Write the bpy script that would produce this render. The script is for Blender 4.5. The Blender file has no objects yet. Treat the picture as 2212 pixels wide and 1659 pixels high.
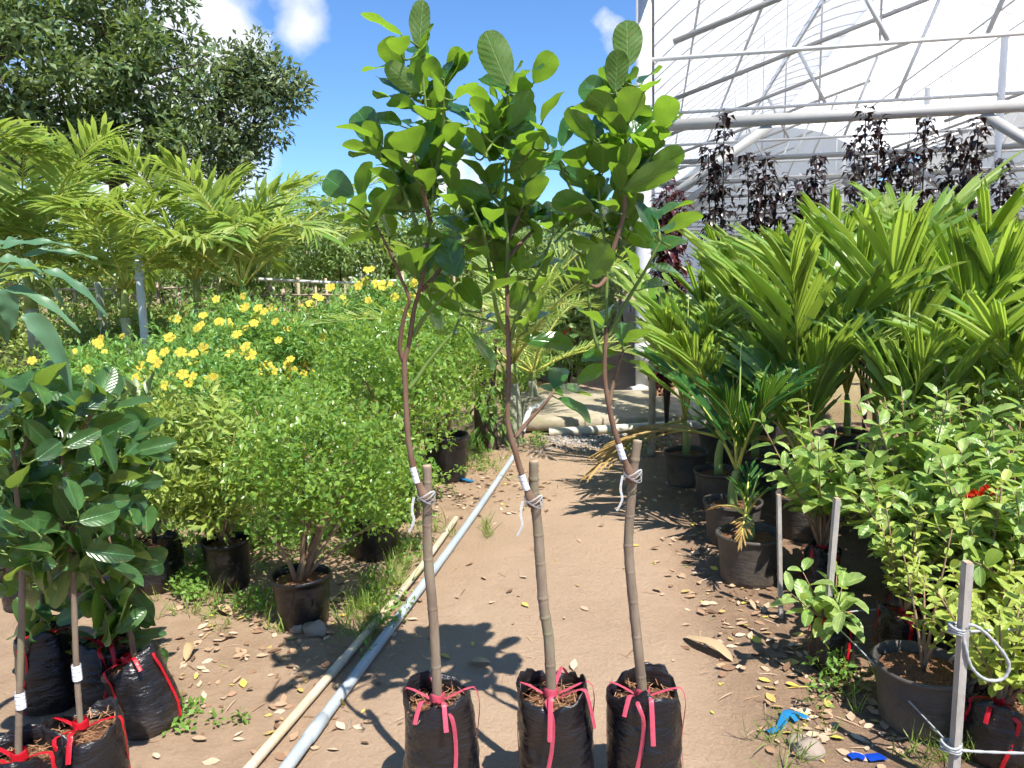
import bpy, math, random
import numpy as np
from mathutils import Vector, Matrix, noise as mnoise

# ------------------------------------------------------------------ camera, sky, sun, exposure
SC = bpy.context.scene
COL = SC.collection
CAM_H, PITCH, ROLL, FPX = 1.5, math.radians(8.2), math.radians(1.3), 1659.0
FW = Vector((0, math.cos(PITCH), -math.sin(PITCH)))
R0 = Vector((1, 0, 0)); U0 = Vector((0, math.sin(PITCH), math.cos(PITCH)))
RT = R0 * math.cos(ROLL) - U0 * math.sin(ROLL)
UP = U0 * math.cos(ROLL) + R0 * math.sin(ROLL)
CAM = Vector((0, 0, CAM_H))
cd = bpy.data.cameras.new('camera'); cam = bpy.data.objects.new('camera', cd); COL.objects.link(cam)
cd.sensor_width = 36; cd.lens = 27; cd.clip_start = 0.05; cd.clip_end = 2000
m = Matrix.Identity(4)
for i in range(3):
    m[i][0], m[i][1], m[i][2], m[i][3] = RT[i], UP[i], -FW[i], CAM[i]
cam.matrix_world = m
SC.camera = cam

SUN_EL, SUN_AZ = 60.0, 149.0          # azimuth clockwise from +Y (sun behind the camera, to the right)
world = bpy.data.worlds.new('World'); SC.world = world; world.use_nodes = True
nt = world.node_tree; nt.nodes.clear()
N = nt.nodes.new; LK = nt.links.new
wout = N('ShaderNodeOutputWorld'); bg = N('ShaderNodeBackground')
sky = N('ShaderNodeTexSky'); sky.sky_type = 'NISHITA'; sky.sun_disc = False
sky.sun_elevation = math.radians(SUN_EL); sky.sun_rotation = math.radians(SUN_AZ)
sky.air_density = 1.5; sky.dust_density = 0.0; sky.ozone_density = 8.0; sky.altitude = 3000
bg.inputs['Strength'].default_value = 0.102
tc = N('ShaderNodeTexCoord'); mp = N('ShaderNodeMapping'); mp.inputs['Scale'].default_value = (1, 1, 2.2)
mp.inputs['Location'].default_value = (0.35, 0.1, 0.0)
n1 = N('ShaderNodeTexNoise'); n1.inputs['Scale'].default_value = 3.1; n1.inputs['Detail'].default_value = 9; n1.inputs['Roughness'].default_value = 0.55
rmp = N('ShaderNodeMapRange'); rmp.inputs['From Min'].default_value = 0.66; rmp.inputs['From Max'].default_value = 1.1
# cumulus banks: soft round masses of cloud low over the trees
def cloud_bank(d, r0, r1):
    dot = N('ShaderNodeVectorMath'); dot.operation = 'DISTANCE'; dot.inputs[1].default_value = d
    LK(tc.outputs['Generated'], dot.inputs[0])
    nz = N('ShaderNodeTexNoise'); nz.inputs['Scale'].default_value = 14; nz.inputs['Detail'].default_value = 6
    LK(tc.outputs['Generated'], nz.inputs['Vector'])
    ad = N('ShaderNodeMath'); ad.operation = 'MULTIPLY_ADD'; ad.inputs[1].default_value = 0.16; LK(nz.outputs['Fac'], ad.inputs[0]); LK(dot.outputs['Value'], ad.inputs[2])
    mr = N('ShaderNodeMapRange'); mr.inputs['From Min'].default_value = r1 + 0.08; mr.inputs['From Max'].default_value = r0 + 0.08
    LK(ad.outputs[0], mr.inputs['Value'])
    return mr.outputs[0]
def dirpx(x, y):
    return (FW + RT * ((x - 1106) / FPX) - UP * ((y - 829.5) / FPX)).normalized()
LK(tc.outputs['Generated'], mp.inputs['Vector']); LK(mp.outputs[0], n1.inputs['Vector']); LK(n1.outputs['Fac'], rmp.inputs['Value'])
acc = rmp.outputs[0]
for d, a, b in [(dirpx(455, 85), 0.03, 0.075), (dirpx(525, 105), 0.015, 0.05), (dirpx(380, 5), 0.03, 0.09), (dirpx(290, 270), 0.08, 0.16), (dirpx(970, 385), 0.02, 0.05), (dirpx(1312, 58), 0.0, 0.03), (dirpx(660, 60), .0, .05),
                (Vector((-.8, -.3, .4)), .1, .3), (Vector((.7, .5, .45)), .1, .3), (Vector((.4, -.8, .5)), .1, .25)]:
    mx = N('ShaderNodeMath'); mx.operation = 'MAXIMUM'; LK(acc, mx.inputs[0]); LK(cloud_bank(d, a, b), mx.inputs[1]); acc = mx.outputs[0]
mixc = N('ShaderNodeMix'); mixc.data_type = 'RGBA'; mixc.inputs['B'].default_value = (5.6, 5.75, 5.9, 1)
tint = N('ShaderNodeMix'); tint.data_type = 'RGBA'; tint.blend_type = 'MULTIPLY'; tint.inputs['Factor'].default_value = 1; tint.inputs['B'].default_value = (.74, .88, 1.0, 1)
LK(sky.outputs[0], tint.inputs['A'])
sc_ = N('ShaderNodeMath'); sc_.operation = 'MULTIPLY'; sc_.inputs[1].default_value = 0.92; LK(acc, sc_.inputs[0])
LK(sc_.outputs[0], mixc.inputs['Factor']); LK(tint.outputs['Result'], mixc.inputs['A']); LK(mixc.outputs['Result'], bg.inputs['Color']); LK(bg.outputs[0], wout.inputs[0])

sl = bpy.data.lights.new('sun', 'SUN'); sl.energy = 4.4; sl.angle = math.radians(0.55); sl.color = (1.0, 0.955, 0.88)
so = bpy.data.objects.new('sun', sl); COL.objects.link(so)
el, az = math.radians(SUN_EL), math.radians(SUN_AZ)
SUNV = Vector((math.sin(az) * math.cos(el), math.cos(az) * math.cos(el), math.sin(el)))
so.rotation_euler = SUNV.to_track_quat('Z', 'Y').to_euler()
SC.view_settings.view_transform = 'Standard'; SC.view_settings.look = 'None'
SC.view_settings.exposure = 1.0; SC.view_settings.gamma = 1.0
try:
    SC.cycles.max_bounces = 3; SC.cycles.diffuse_bounces = 2; SC.cycles.glossy_bounces = 1; SC.cycles.transmission_bounces = 2; SC.cycles.transparent_max_bounces = 8
    SC.cycles.use_denoising = True; SC.cycles.use_adaptive_sampling = True; SC.cycles.adaptive_threshold = 0.05; SC.cycles.adaptive_min_samples = 12; SC.cycles.debug_use_spatial_splits = True
except Exception: pass

# ------------------------------------------------------------------ helpers
RNG = random.Random(7); NPR = np.random.default_rng(7)
def ray(x, y): return FW + RT * ((x - 1106) / FPX) - UP * ((y - 829.5) / FPX)
def at(x, y, Y):
    d = ray(x, y); return CAM + d * (Y / d.y)
def gp(x, y, z=0.0):
    d = ray(x, y); return CAM + d * ((z - CAM_H) / d.z)
def V(*a): return Vector(a)

def tag(o, label=None, cat=None, group=None, kind=None):
    if label: o['label'] = label
    if cat: o['category'] = cat
    if group: o['group'] = group
    if kind: o['kind'] = kind
    return o
def root(name, loc, label, cat, group=None):
    o = bpy.data.objects.new(name, None); COL.objects.link(o); o.location = loc; o.empty_display_size = 0.05
    o['_inv'] = 1; del o['_inv']
    return tag(o, label, cat, group)
def put(name, me, parent=None, mw=None):
    o = bpy.data.objects.new(name, me); COL.objects.link(o)
    if parent is not None:
        o.parent = parent
        if parent.type == 'EMPTY': o.matrix_parent_inverse = Matrix.Translation(-Vector(parent.location))
    if mw is not None: o.matrix_basis = mw
    return o
def mkmesh(name, vs, fs, mat, smooth=True):
    me = bpy.data.meshes.new(name); me.from_pydata([tuple(v) for v in vs], [], fs)
    if mat: me.materials.append(mat)
    if smooth: me.polygons.foreach_set('use_smooth', [True] * len(me.polygons))
    me.update(); return me
def npmesh(name, vs, tris, mat, smooth=False):
    me = bpy.data.meshes.new(name); vs = np.asarray(vs, np.float32); tris = np.asarray(tris, np.int32)
    me.vertices.add(len(vs)); me.vertices.foreach_set('co', vs.ravel())
    k = tris.shape[1]
    me.loops.add(tris.size); me.loops.foreach_set('vertex_index', tris.ravel())
    me.polygons.add(len(tris)); me.polygons.foreach_set('loop_start', np.arange(0, tris.size, k, dtype=np.int32))
    me.materials.append(mat); me.update(calc_edges=True)
    if smooth: me.polygons.foreach_set('use_smooth', [True] * len(tris))
    return me

class MB:
    def __init__(s): s.v = []; s.f = []
    def add(s, vs, fs):
        o = len(s.v); s.v += [tuple(v) for v in vs]; s.f += [tuple(i + o for i in f) for f in fs]; return s
    def box(s, x0, x1, y0, y1, z0, z1, M=None):
        vs = [Vector((x, y, z)) for z in (z0, z1) for y in (y0, y1) for x in (x0, x1)]
        if M: vs = [M @ v for v in vs]
        return s.add(vs, [(0, 2, 3, 1), (4, 5, 7, 6), (0, 1, 5, 4), (1, 3, 7, 5), (3, 2, 6, 7), (2, 0, 4, 6)])
    def bar(s, a, b, w, h=None):                       # square bar from a to b
        a, b = Vector(a), Vector(b); h = h or w; d = (b - a).normalized()
        t = V(0, 0, 1) if abs(d.z) < .9 else V(1, 0, 0)
        x = d.cross(t).normalized() * (w / 2); y = x.cross(d).normalized() * (h / 2)
        vs = [a - x - y, a + x - y, a + x + y, a - x + y, b - x - y, b + x - y, b + x + y, b - x + y]
        return s.add(vs, [(0, 3, 2, 1), (4, 5, 6, 7), (0, 1, 5, 4), (1, 2, 6, 5), (2, 3, 7, 6), (3, 0, 4, 7)])
    def tube(s, pts, rad, n=8, cap=True, sq=1.0):
        pts = [Vector(p) for p in pts]
        if not hasattr(rad, '__len__'): rad = [rad] * len(pts)
        L = len(pts); prev = None; o = len(s.v)
        for i, p in enumerate(pts):
            d = (pts[min(i + 1, L - 1)] - pts[max(i - 1, 0)])
            d = d.normalized() if d.length > 1e-9 else V(0, 0, 1)
            if prev is None:
                t = V(0, 0, 1) if abs(d.z) < .9 else V(1, 0, 0); x = d.cross(t).normalized()
            else:
                x = prev - d * prev.dot(d); x = x.normalized() if x.length > 1e-6 else d.orthogonal().normalized()
            prev = x; y = d.cross(x)
            for k in range(n):
                a = 2 * math.pi * k / n
                s.v.append(tuple(p + x * (rad[i] * math.cos(a)) + y * (rad[i] * sq * math.sin(a))))
        for i in range(L - 1):
            for k in range(n):
                k2 = (k + 1) % n
                s.f.append((o + i * n + k, o + i * n + k2, o + (i + 1) * n + k2, o + (i + 1) * n + k))
        if cap:
            s.f.append(tuple(o + k for k in reversed(range(n)))); s.f.append(tuple(o + (L - 1) * n + k for k in range(n)))
        return s
    def lathe(s, prof, c, n=28, wob=None):             # prof: list of (r, z); wob(angle, i, r, z) -> (r, z)
        o = len(s.v); c = Vector(c)
        for i, (r, z) in enumerate(prof):
            for k in range(n):
                a = 2 * math.pi * k / n; rr, zz = (r, z) if wob is None else wob(a, i, r, z)
                s.v.append((c.x + rr * math.cos(a), c.y + rr * math.sin(a), c.z + zz))
        for i in range(len(prof) - 1):
            for k in range(n):
                k2 = (k + 1) % n
                s.f.append((o + i * n + k, o + i * n + k2, o + (i + 1) * n + k2, o + (i + 1) * n + k))
        return s
    def ribbon(s, pts, w, nrm):                        # flat strip; nrm: list of normals or one
        pts = [Vector(p) for p in pts]; o = len(s.v); L = len(pts)
        for i, p in enumerate(pts):
            d = (pts[min(i + 1, L - 1)] - pts[max(i - 1, 0)]).normalized()
            nn = Vector(nrm[i]) if isinstance(nrm, list) else Vector(nrm)
            x = d.cross(nn); x = x.normalized() if x.length > 1e-6 else d.orthogonal().normalized()
            ww = w[i] if hasattr(w, '__len__') else w
            t = x.cross(d) * 0.0006
            s.v += [tuple(p - x * ww / 2), tuple(p + t * 3), tuple(p + x * ww / 2)]
        for i in range(L - 1):
            for k in range(2):
                s.f.append((o + i * 3 + k, o + i * 3 + k + 1, o + i * 3 + k + 4, o + i * 3 + k + 3))
        return s
    def mesh(s, name, mat, smooth=True): return mkmesh(name, s.v, s.f, mat, smooth)
    def obj(s, name, mat, parent=None, smooth=True): return put(name, s.mesh(name, mat, smooth), parent)

def bez(p0, p1, p2, n):
    p0, p1, p2 = Vector(p0), Vector(p1), Vector(p2)
    return [p0 * (1 - t) ** 2 + p1 * 2 * t * (1 - t) + p2 * t * t for t in [i / (n - 1) for i in range(n)]]
def smoothline(pts, sub=4):                             # Catmull-Rom through points
    pts = [Vector(p) for p in pts]; out = []
    for i in range(len(pts) - 1):
        a, b, c, d = pts[max(i - 1, 0)], pts[i], pts[i + 1], pts[min(i + 2, len(pts) - 1)]
        for k in range(sub):
            t = k / sub
            out.append(0.5 * ((2 * b) + (c - a) * t + (2 * a - 5 * b + 4 * c - d) * t * t + (3 * b - a - 3 * c + d) * t ** 3))
    out.append(pts[-1]); return out

# ------------------------------------------------------------------ materials
def newmat(name):
    mt = bpy.data.materials.new(name); mt.use_nodes = True; t = mt.node_tree; t.nodes.clear(); return mt, t
def rgb(c): return (c[0], c[1], c[2], 1)
def mixnode(t, fac, a, b):
    x = t.nodes.new('ShaderNodeMix'); x.data_type = 'RGBA'
    if isinstance(fac, (int, float)): x.inputs['Factor'].default_value = fac
    else: t.links.new(fac, x.inputs['Factor'])
    for k, v in (('A', a), ('B', b)):
        if isinstance(v, tuple): x.inputs[k].default_value = rgb(v)
        else: t.links.new(v, x.inputs[k])
    return x.outputs['Result']
def mathn(t, op, a, b=None, c=None):
    x = t.nodes.new('ShaderNodeMath'); x.operation = op
    for i, v in enumerate((a, b, c)):
        if v is None: continue
        if isinstance(v, (int, float)): x.inputs[i].default_value = v
        else: t.links.new(v, x.inputs[i])
    return x.outputs[0]
def noisen(t, scale, detail=4, rough=.55, vec=None, out='Fac'):
    x = t.nodes.new('ShaderNodeTexNoise'); x.inputs['Scale'].default_value = scale; x.inputs['Detail'].default_value = detail; x.inputs['Roughness'].default_value = rough
    if vec is not None: t.links.new(vec, x.inputs['Vector'])
    return x.outputs[out]
def ramp(t, fac, stops):
    x = t.nodes.new('ShaderNodeValToRGB'); t.links.new(fac, x.inputs[0]); e = x.color_ramp.elements
    while len(e) < len(stops): e.new(0.5)
    for i, (p, c) in enumerate(stops): e[i].position = p; e[i].color = rgb(c)
    return x.outputs[0]
def mrange(t, v, a, b, c=0.0, d=1.0):
    x = t.nodes.new('ShaderNodeMapRange'); t.links.new(v, x.inputs['Value'])
    for k, q in zip(('From Min', 'From Max', 'To Min', 'To Max'), (a, b, c, d)): x.inputs[k].default_value = q
    return x.outputs[0]
def geo(t): return t.nodes.new('ShaderNodeNewGeometry')
def texco(t, k='Object'):
    x = t.nodes.new('ShaderNodeTexCoord'); return x.outputs[k]
def finish(t, col, rough=.6, spec=.4, bump=None, bstr=.3, bdist=.01, metal=0.0, extra=None):
    p = t.nodes.new('ShaderNodeBsdfPrincipled'); o = t.nodes.new('ShaderNodeOutputMaterial')
    if isinstance(col, tuple): p.inputs['Base Color'].default_value = rgb(col)
    else: t.links.new(col, p.inputs['Base Color'])
    if isinstance(rough, (int, float)): p.inputs['Roughness'].default_value = rough
    else: t.links.new(rough, p.inputs['Roughness'])
    p.inputs['Specular IOR Level'].default_value = spec; p.inputs['Metallic'].default_value = metal
    if bump is not None:
        b = t.nodes.new('ShaderNodeBump'); b.inputs['Strength'].default_value = bstr; b.inputs['Distance'].default_value = bdist
        t.links.new(bump, b.inputs['Height']); t.links.new(b.outputs[0], p.inputs['Normal'])
    sh = p.outputs[0]
    if extra: sh = extra(sh)
    t.links.new(sh, o.inputs[0]); return p
def simple(name, c1, c2=None, scale=8, rough=.6, spec=.3, bstr=.2, bscale=60, bdist=.004, metal=0, stretch=None):
    mt, t = newmat(name); co = texco(t)
    if stretch:
        mpn = t.nodes.new('ShaderNodeMapping'); mpn.inputs['Scale'].default_value = stretch; t.links.new(co, mpn.inputs['Vector']); co = mpn.outputs[0]
    nz = noisen(t, scale, 6, .6, co)
    col = mixnode(t, mrange(t, nz, .32, .68), c1, c2 or c1)
    finish(t, col, rough, spec, noisen(t, bscale, 5, .6, co) if bstr else None, bstr, bdist, metal); return mt

def leafmat(name, top, top2, under, trans, tf=.35, rough=.38, spec=.45, rand='object', veins=None, spots=None, tips=None):
    """A leaf: darker glossy upper face, paler matt underside, light passing through."""
    mt, t = newmat(name); g = geo(t)
    if rand == 'object': r = t.nodes.new('ShaderNodeObjectInfo').outputs['Random']
    else: r = g.outputs['Random Per Island']
    ctop = mixnode(t, r, top, top2)
    cund = mixnode(t, r, under, tuple(.8 * c for c in under))
    vfac = None; bump = None
    if veins:
        co = texco(t); sx = t.nodes.new('ShaderNodeSeparateXYZ'); t.links.new(co, sx.inputs[0])
        ax = mathn(t, 'ABSOLUTE', sx.outputs['X'])
        mid = mrange(t, ax, .008, .030, 1, 0)
        k = mathn(t, 'MULTIPLY', mathn(t, 'SUBTRACT', sx.outputs['Y'], mathn(t, 'MULTIPLY', ax, .55)), veins)
        fr = mathn(t, 'ABSOLUTE', mathn(t, 'SUBTRACT', mathn(t, 'FRACT', k), .5))
        side = mrange(t, fr, .0, .075, .55, 0)
        vfac = mathn(t, 'MAXIMUM', mid, side)
        bump = mathn(t, 'ADD', mathn(t, 'MULTIPLY', fr, .55), mathn(t, 'MULTIPLY', mid, -.4))
        ctop = mixnode(t, mathn(t, 'MULTIPLY', vfac, .55), ctop, tuple(min(1, c * 2.2 + .05) for c in top2))
        cund = mixnode(t, mathn(t, 'MULTIPLY', vfac, .8), cund, tuple(min(1, c * 1.7 + .05) for c in under))
    if spots or tips:
        va = t.nodes.new('ShaderNodeVectorMath'); va.operation = 'ADD'; t.links.new(texco(t), va.inputs[0])
        cx = t.nodes.new('ShaderNodeCombineXYZ'); t.links.new(mathn(t, 'MULTIPLY', r, 37.0), cx.inputs[0]); t.links.new(mathn(t, 'MULTIPLY', r, 11.0), cx.inputs[1]); t.links.new(cx.outputs[0], va.inputs[1])
        nz = noisen(t, 4.5, 2, .65, va.outputs[0])
        if spots:
            f = mrange(t, nz, .66, .70, 0, .85)
            br = mrange(t, noisen(t, 2.2, 1, .6, va.outputs[0]), .35, .7, .72, 1.2)
            hs = t.nodes.new('ShaderNodeHueSaturation'); t.links.new(br, hs.inputs['Value']); t.links.new(ctop, hs.inputs['Color']); ctop = hs.outputs[0]
        else:
            sy = t.nodes.new('ShaderNodeSeparateXYZ'); t.links.new(texco(t), sy.inputs[0])
            f = mrange(t, mathn(t, 'ADD', sy.outputs['Y'], mathn(t, 'MULTIPLY', nz, .35)), 1.10, 1.16, 0, .9)
        ctop = mixnode(t, f, ctop, (.20, .115, .04)); cund = mixnode(t, f, cund, (.24, .14, .05))
    col = mixnode(t, g.outputs['Backfacing'], ctop, cund)
    rg = t.nodes.new('ShaderNodeMapRange'); t.links.new(g.outputs['Backfacing'], rg.inputs['Value'])
    rg.inputs['To Min'].default_value = rough; rg.inputs['To Max'].default_value = min(.85, rough + .35)
    def ex(sh):
        tr = t.nodes.new('ShaderNodeBsdfTranslucent')
        tcol = mixnode(t, r, trans, tuple(.75 * c for c in trans))
        if vfac is not None: tcol = mixnode(t, mathn(t, 'MULTIPLY', vfac, .35), tcol, tuple(.45 * c for c in trans))
        t.links.new(tcol, tr.inputs['Color'])
        mx = t.nodes.new('ShaderNodeMixShader'); mx.inputs[0].default_value = tf
        t.links.new(sh, mx.inputs[1]); t.links.new(tr.outputs[0], mx.inputs[2]); return mx.outputs[0]
    finish(t, col, rg.outputs[0], spec, bump, .35, .006, 0, ex); return mt

M = {}
M['jack'] = leafmat('jackfruit_leaf', (.020, .085, .026), (.05, .155, .034), (.13, .22, .045), (.32, .56, .035), .45, .17, .75, veins=8, spots=1)
M['durian'] = leafmat('dark_leaf', (.022, .07, .028), (.07, .17, .045), (.18, .22, .08), (.33, .52, .05), .36, .30, .55, veins=9, spots=1)
M['mango'] = leafmat('long_leaf', (.07, .17, .085), (.10, .21, .10), (.13, .19, .06), (.28, .42, .07), .25, .45, .4, veins=14)
M['ixora'] = leafmat('bright_round_leaf', (.16, .31, .06), (.37, .49, .15), (.28, .38, .11), (.54, .74, .12), .40, .33, .5, veins=6, spots=1)
M['lime'] = leafmat('lime_leaf', (.26, .37, .055), (.40, .46, .10), (.33, .40, .10), (.62, .70, .10), .36, .42, .4, veins=5)
M['areca'] = leafmat('areca_leaflet', (.15, .31, .05), (.40, .50, .13), (.31, .41, .10), (.52, .72, .08), .43, .30, .55, tips=1)
M['areca_dark'] = leafmat('areca_dark_leaflet', (.035, .12, .03), (.06, .18, .035), (.10, .2, .04), (.2, .4, .04), .35, .3, .5, tips=1)
M['dry_frond'] = leafmat('dry_frond', (.42, .27, .09), (.55, .38, .15), (.45, .3, .12), (.5, .35, .12), .25, .7, .2)
M['adonidia'] = leafmat('arching_palm_leaflet', (.14, .28, .045), (.44, .50, .17), (.32, .41, .13), (.5, .66, .1), .40, .38, .45, rand='island')
M['murraya'] = leafmat('small_glossy_leaf', (.075, .20, .035), (.27, .41, .07), (.22, .33, .07), (.46, .66, .06), .40, .3, .55, rand='island')
M['limesmall'] = leafmat('lime_small_leaf', (.19, .31, .045), (.40, .47, .11), (.28, .37, .09), (.55, .66, .09), .36, .4, .4, rand='island')
M['allamanda'] = leafmat('allamanda_leaf', (.08, .24, .055), (.25, .43, .10), (.22, .35, .09), (.46, .68, .09), .38, .35, .5, rand='island')
M['bedleaf'] = leafmat('bed_leaf', (.20, .31, .06), (.40, .48, .14), (.3, .38, .12), (.52, .62, .12), .36, .45, .35, rand='island')
M['sapleaf'] = leafmat('sapling_leaf', (.08, .19, .05), (.29, .38, .13), (.24, .32, .12), (.44, .58, .11), .36, .4, .4, rand='island')
M['treeleaf'] = leafmat('tree_leaf', (.06, .125, .04), (.22, .29, .12), (.18, .23, .10), (.3, .42, .08), .30, .38, .45, rand='island')
M['treeleaf_grey'] = leafmat('grey_tree_leaf', (.08, .135, .06), (.21, .26, .13), (.18, .22, .11), (.28, .36, .1), .28, .38, .45, rand='island')
M['darkleaf'] = leafmat('purple_black_leaf', (.014, .017, .014), (.04, .022, .022), (.03, .018, .018), (.05, .012, .012), .15, .28, .5, rand='island')
M['redleaf'] = leafmat('dark_red_leaf', (.04, .010, .012), (.10, .02, .022), (.05, .018, .018), (.15, .02, .02), .2, .32, .5, rand='island')
M['weed'] = leafmat('weed_leaf', (.10, .23, .04), (.21, .36, .07), (.2, .3, .08), (.4, .58, .07), .35, .45, .35, rand='island')
M['grass'] = leafmat('grass_blade', (.14, .25, .04), (.30, .38, .08), (.22, .3, .07), (.4, .55, .07), .35, .5, .3, rand='island')
M['petal'] = leafmat('yellow_petal', (.80, .62, .06), (.85, .74, .20), (.75, .6, .08), (.9, .78, .15), .35, .5, .3)
M['redpetal'] = leafmat('red_petal', (.75, .035, .012), (.8, .09, .02), (.6, .03, .01), (.9, .08, .02), .3, .5, .3, rand='island')
mt, t = newmat('leaf_litter'); g = geo(t)
col = ramp(t, g.outputs['Random Per Island'], [(0, (.13, .07, .04)), (.25, (.30, .18, .11)), (.5, (.44, .31, .2)), (.72, (.55, .42, .30)), (.86, (.36, .22, .12)), (.975, (.6, .48, .08)), (1, (.25, .32, .06))])
finish(t, col, .75, .2); M['litter'] = mt
M['core'] = simple('flower_throat', (.7, .3, .02), (.8, .4, .03), bstr=0)

def barkmat(name, c1, c2, c3, ring=0, sc=30):
    mt, t = newmat(name); co = texco(t); mpn = t.nodes.new('ShaderNodeMapping'); mpn.inputs['Scale'].default_value = (1, 1, .25); t.links.new(co, mpn.inputs['Vector'])
    a = noisen(t, sc, 8, .65, mpn.outputs[0]); b = noisen(t, 9, 4, .6, co)
    col = mixnode(t, mrange(t, a, .35, .65), c1, c2); col = mixnode(t, mrange(t, b, .5, .72, 0, .7), col, c3)
    finish(t, col, .8, .2, noisen(t, sc * 3, 6, .7, mpn.outputs[0]), .6, .004); return mt
M['stock'] = barkmat('grey_green_bark', (.17, .125, .09), (.26, .20, .145), (.20, .20, .11))
M['scion'] = barkmat('brown_bark', (.13, .075, .05), (.21, .125, .085), (.20, .15, .10))
M['twig'] = simple('green_twig', (.10, .17, .035), (.16, .22, .05), 20, .5)
M['bark'] = barkmat('tree_bark', (.06, .045, .035), (.12, .09, .07), (.10, .10, .07), sc=8)
M['stem'] = barkmat('pale_shrub_bark', (.20, .12, .07), (.33, .21, .13), (.28, .22, .14))
M['darkstem'] = barkmat('dark_stem', (.05, .035, .025), (.09, .06, .045), (.08, .07, .05))
M['palmtrunk'] = barkmat('palm_trunk', (.30, .32, .22), (.40, .41, .30), (.24, .25, .18), sc=14)
M['palmshaft'] = simple('palm_crownshaft', (.20, .30, .08), (.30, .36, .12), 10, .45)
M['rachis'] = simple('palm_rachis', (.38, .42, .08), (.5, .47, .12), 10, .45, bstr=0)
M['cut'] = simple('cut_wood', (.35, .25, .16), (.5, .38, .26), 40, .8)

def plastic(name, c, dirt, rough=.4, fold=14, da=.7):
    mt, t = newmat(name); co = texco(t); a = noisen(t, 6, 5, .6, co); b = noisen(t, 90, 3, .6, co)
    g = geo(t); sp = t.nodes.new('ShaderNodeSeparateXYZ'); t.links.new(g.outputs['Position'], sp.inputs[0])
    d = mathn(t, 'MULTIPLY', mrange(t, sp.outputs['Z'], 0, .16, 1, .25), mrange(t, mathn(t, 'ADD', a, mathn(t, 'MULTIPLY', b, .3)), .55, .8, 0, da))
    col = mixnode(t, d, c, dirt)
    mpn = t.nodes.new('ShaderNodeMapping'); mpn.inputs['Scale'].default_value = (1, 1, 3.5); t.links.new(co, mpn.inputs['Vector'])
    bp = noisen(t, fold, 4, .6, mpn.outputs[0])
    finish(t, col, mathn(t, 'ADD', rough, mathn(t, 'MULTIPLY', d, .4)), .5, bp, .5, .02); return mt
M['bag'] = plastic('black_film', (.007, .0075, .010), (.20, .13, .085), .27, 16, .22)
M['pot'] = plastic('black_pot', (.007, .007, .008), (.18, .125, .085), .34, 4, .22)
M['greypot'] = plastic('dusty_grey_pot', (.052, .048, .043), (.24, .17, .11), .6, 4)
mt, t = newmat('bagged_soil'); co = texco(t); a = noisen(t, 120, 8, .75, co)
finish(t, ramp(t, a, [(.3, (.06, .03, .018)), (.5, (.26, .13, .07)), (.7, (.48, .29, .17))]), .95, .1, a, 1.0, .02); M['soil'] = mt
M['coir'] = leafmat('coir_fibre', (.22, .10, .05), (.48, .29, .16), (.3, .15, .08), (.3, .15, .08), .1, .8, .1, rand='island')
def ribbonmat(name, c):
    mt, t = newmat(name); co = texco(t)
    def ex(sh):
        tr = t.nodes.new('ShaderNodeBsdfTranslucent'); tr.inputs[0].default_value = rgb(c); mx = t.nodes.new('ShaderNodeMixShader'); mx.inputs[0].default_value = .3
        t.links.new(sh, mx.inputs[1]); t.links.new(tr.outputs[0], mx.inputs[2]); return mx.outputs[0]
    finish(t, mixnode(t, noisen(t, 60, 4, .6, co), c, tuple(.7 * x for x in c)), .3, .5, noisen(t, 150, 3, .6, co), .5, .003, 0, ex); return mt
M['pink'] = ribbonmat('pink_ribbon', (.72, .11, .17)); M['red'] = ribbonmat('red_ribbon', (.70, .015, .03))
M['whitetape'] = ribbonmat('clear_white_tape', (.75, .75, .74)); M['blue'] = ribbonmat('blue_plastic', (.03, .28, .62)); M['deepblue'] = ribbonmat('deep_blue_plastic', (.01, .08, .62))
M['yellowtape'] = ribbonmat('yellow_tape', (.75, .55, .03))
mt, t = newmat('paper_tag'); co = texco(t); sp = t.nodes.new('ShaderNodeSeparateXYZ'); t.links.new(co, sp.inputs[0])
ln = mathn(t, 'MULTIPLY', mrange(t, mathn(t, 'ABSOLUTE', mathn(t, 'SUBTRACT', mathn(t, 'FRACT', mathn(t, 'MULTIPLY', sp.outputs['Z'], 95)), .5)), .1, .18, 1, 0), mrange(t, noisen(t, 170, 3, .7, co), .47, .53))
finish(t, mixnode(t, mathn(t, 'MULTIPLY', ln, .75), (.74, .75, .78), (.12, .15, .3)), .55, .3); M['tag'] = mt

mt, t = newmat('white_steel'); co = texco(t); a = noisen(t, 5, 6, .65, co)
finish(t, mixnode(t, mrange(t, a, .45, .75, 0, .5), (.40, .39, .365), (.33, .32, .295)), .55, .4); M['steel'] = mt
mt, t = newmat('white_rib'); finish(t, (.72, .715, .70), .5, .4); M['rib'] = mt
mt, t = newmat('white_downpipe'); co = texco(t); a = noisen(t, 3, 6, .65, co)
finish(t, mixnode(t, mrange(t, a, .45, .75, 0, .4), (.55, .55, .55), (.47, .46, .44)), .4, .4); M['pvcwhite'] = mt
def film():
    mt, t = newmat('white_greenhouse_film'); co = texco(t); a = noisen(t, 1.4, 6, .6, co)
    c = mixnode(t, mrange(t, a, .4, .7), (.86, .865, .87), (.80, .80, .79))
    df = t.nodes.new('ShaderNodeBsdfDiffuse'); tr = t.nodes.new('ShaderNodeBsdfTranslucent'); mx = t.nodes.new('ShaderNodeMixShader'); o = t.nodes.new('ShaderNodeOutputMaterial')
    t.links.new(c, df.inputs[0]); t.links.new(c, tr.inputs[0]); mx.inputs[0].default_value = .80
    t.links.new(df.outputs[0], mx.inputs[1]); t.links.new(tr.outputs[0], mx.inputs[2]); t.links.new(mx.outputs[0], o.inputs[0]); return mt
M['film'] = film()
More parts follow.
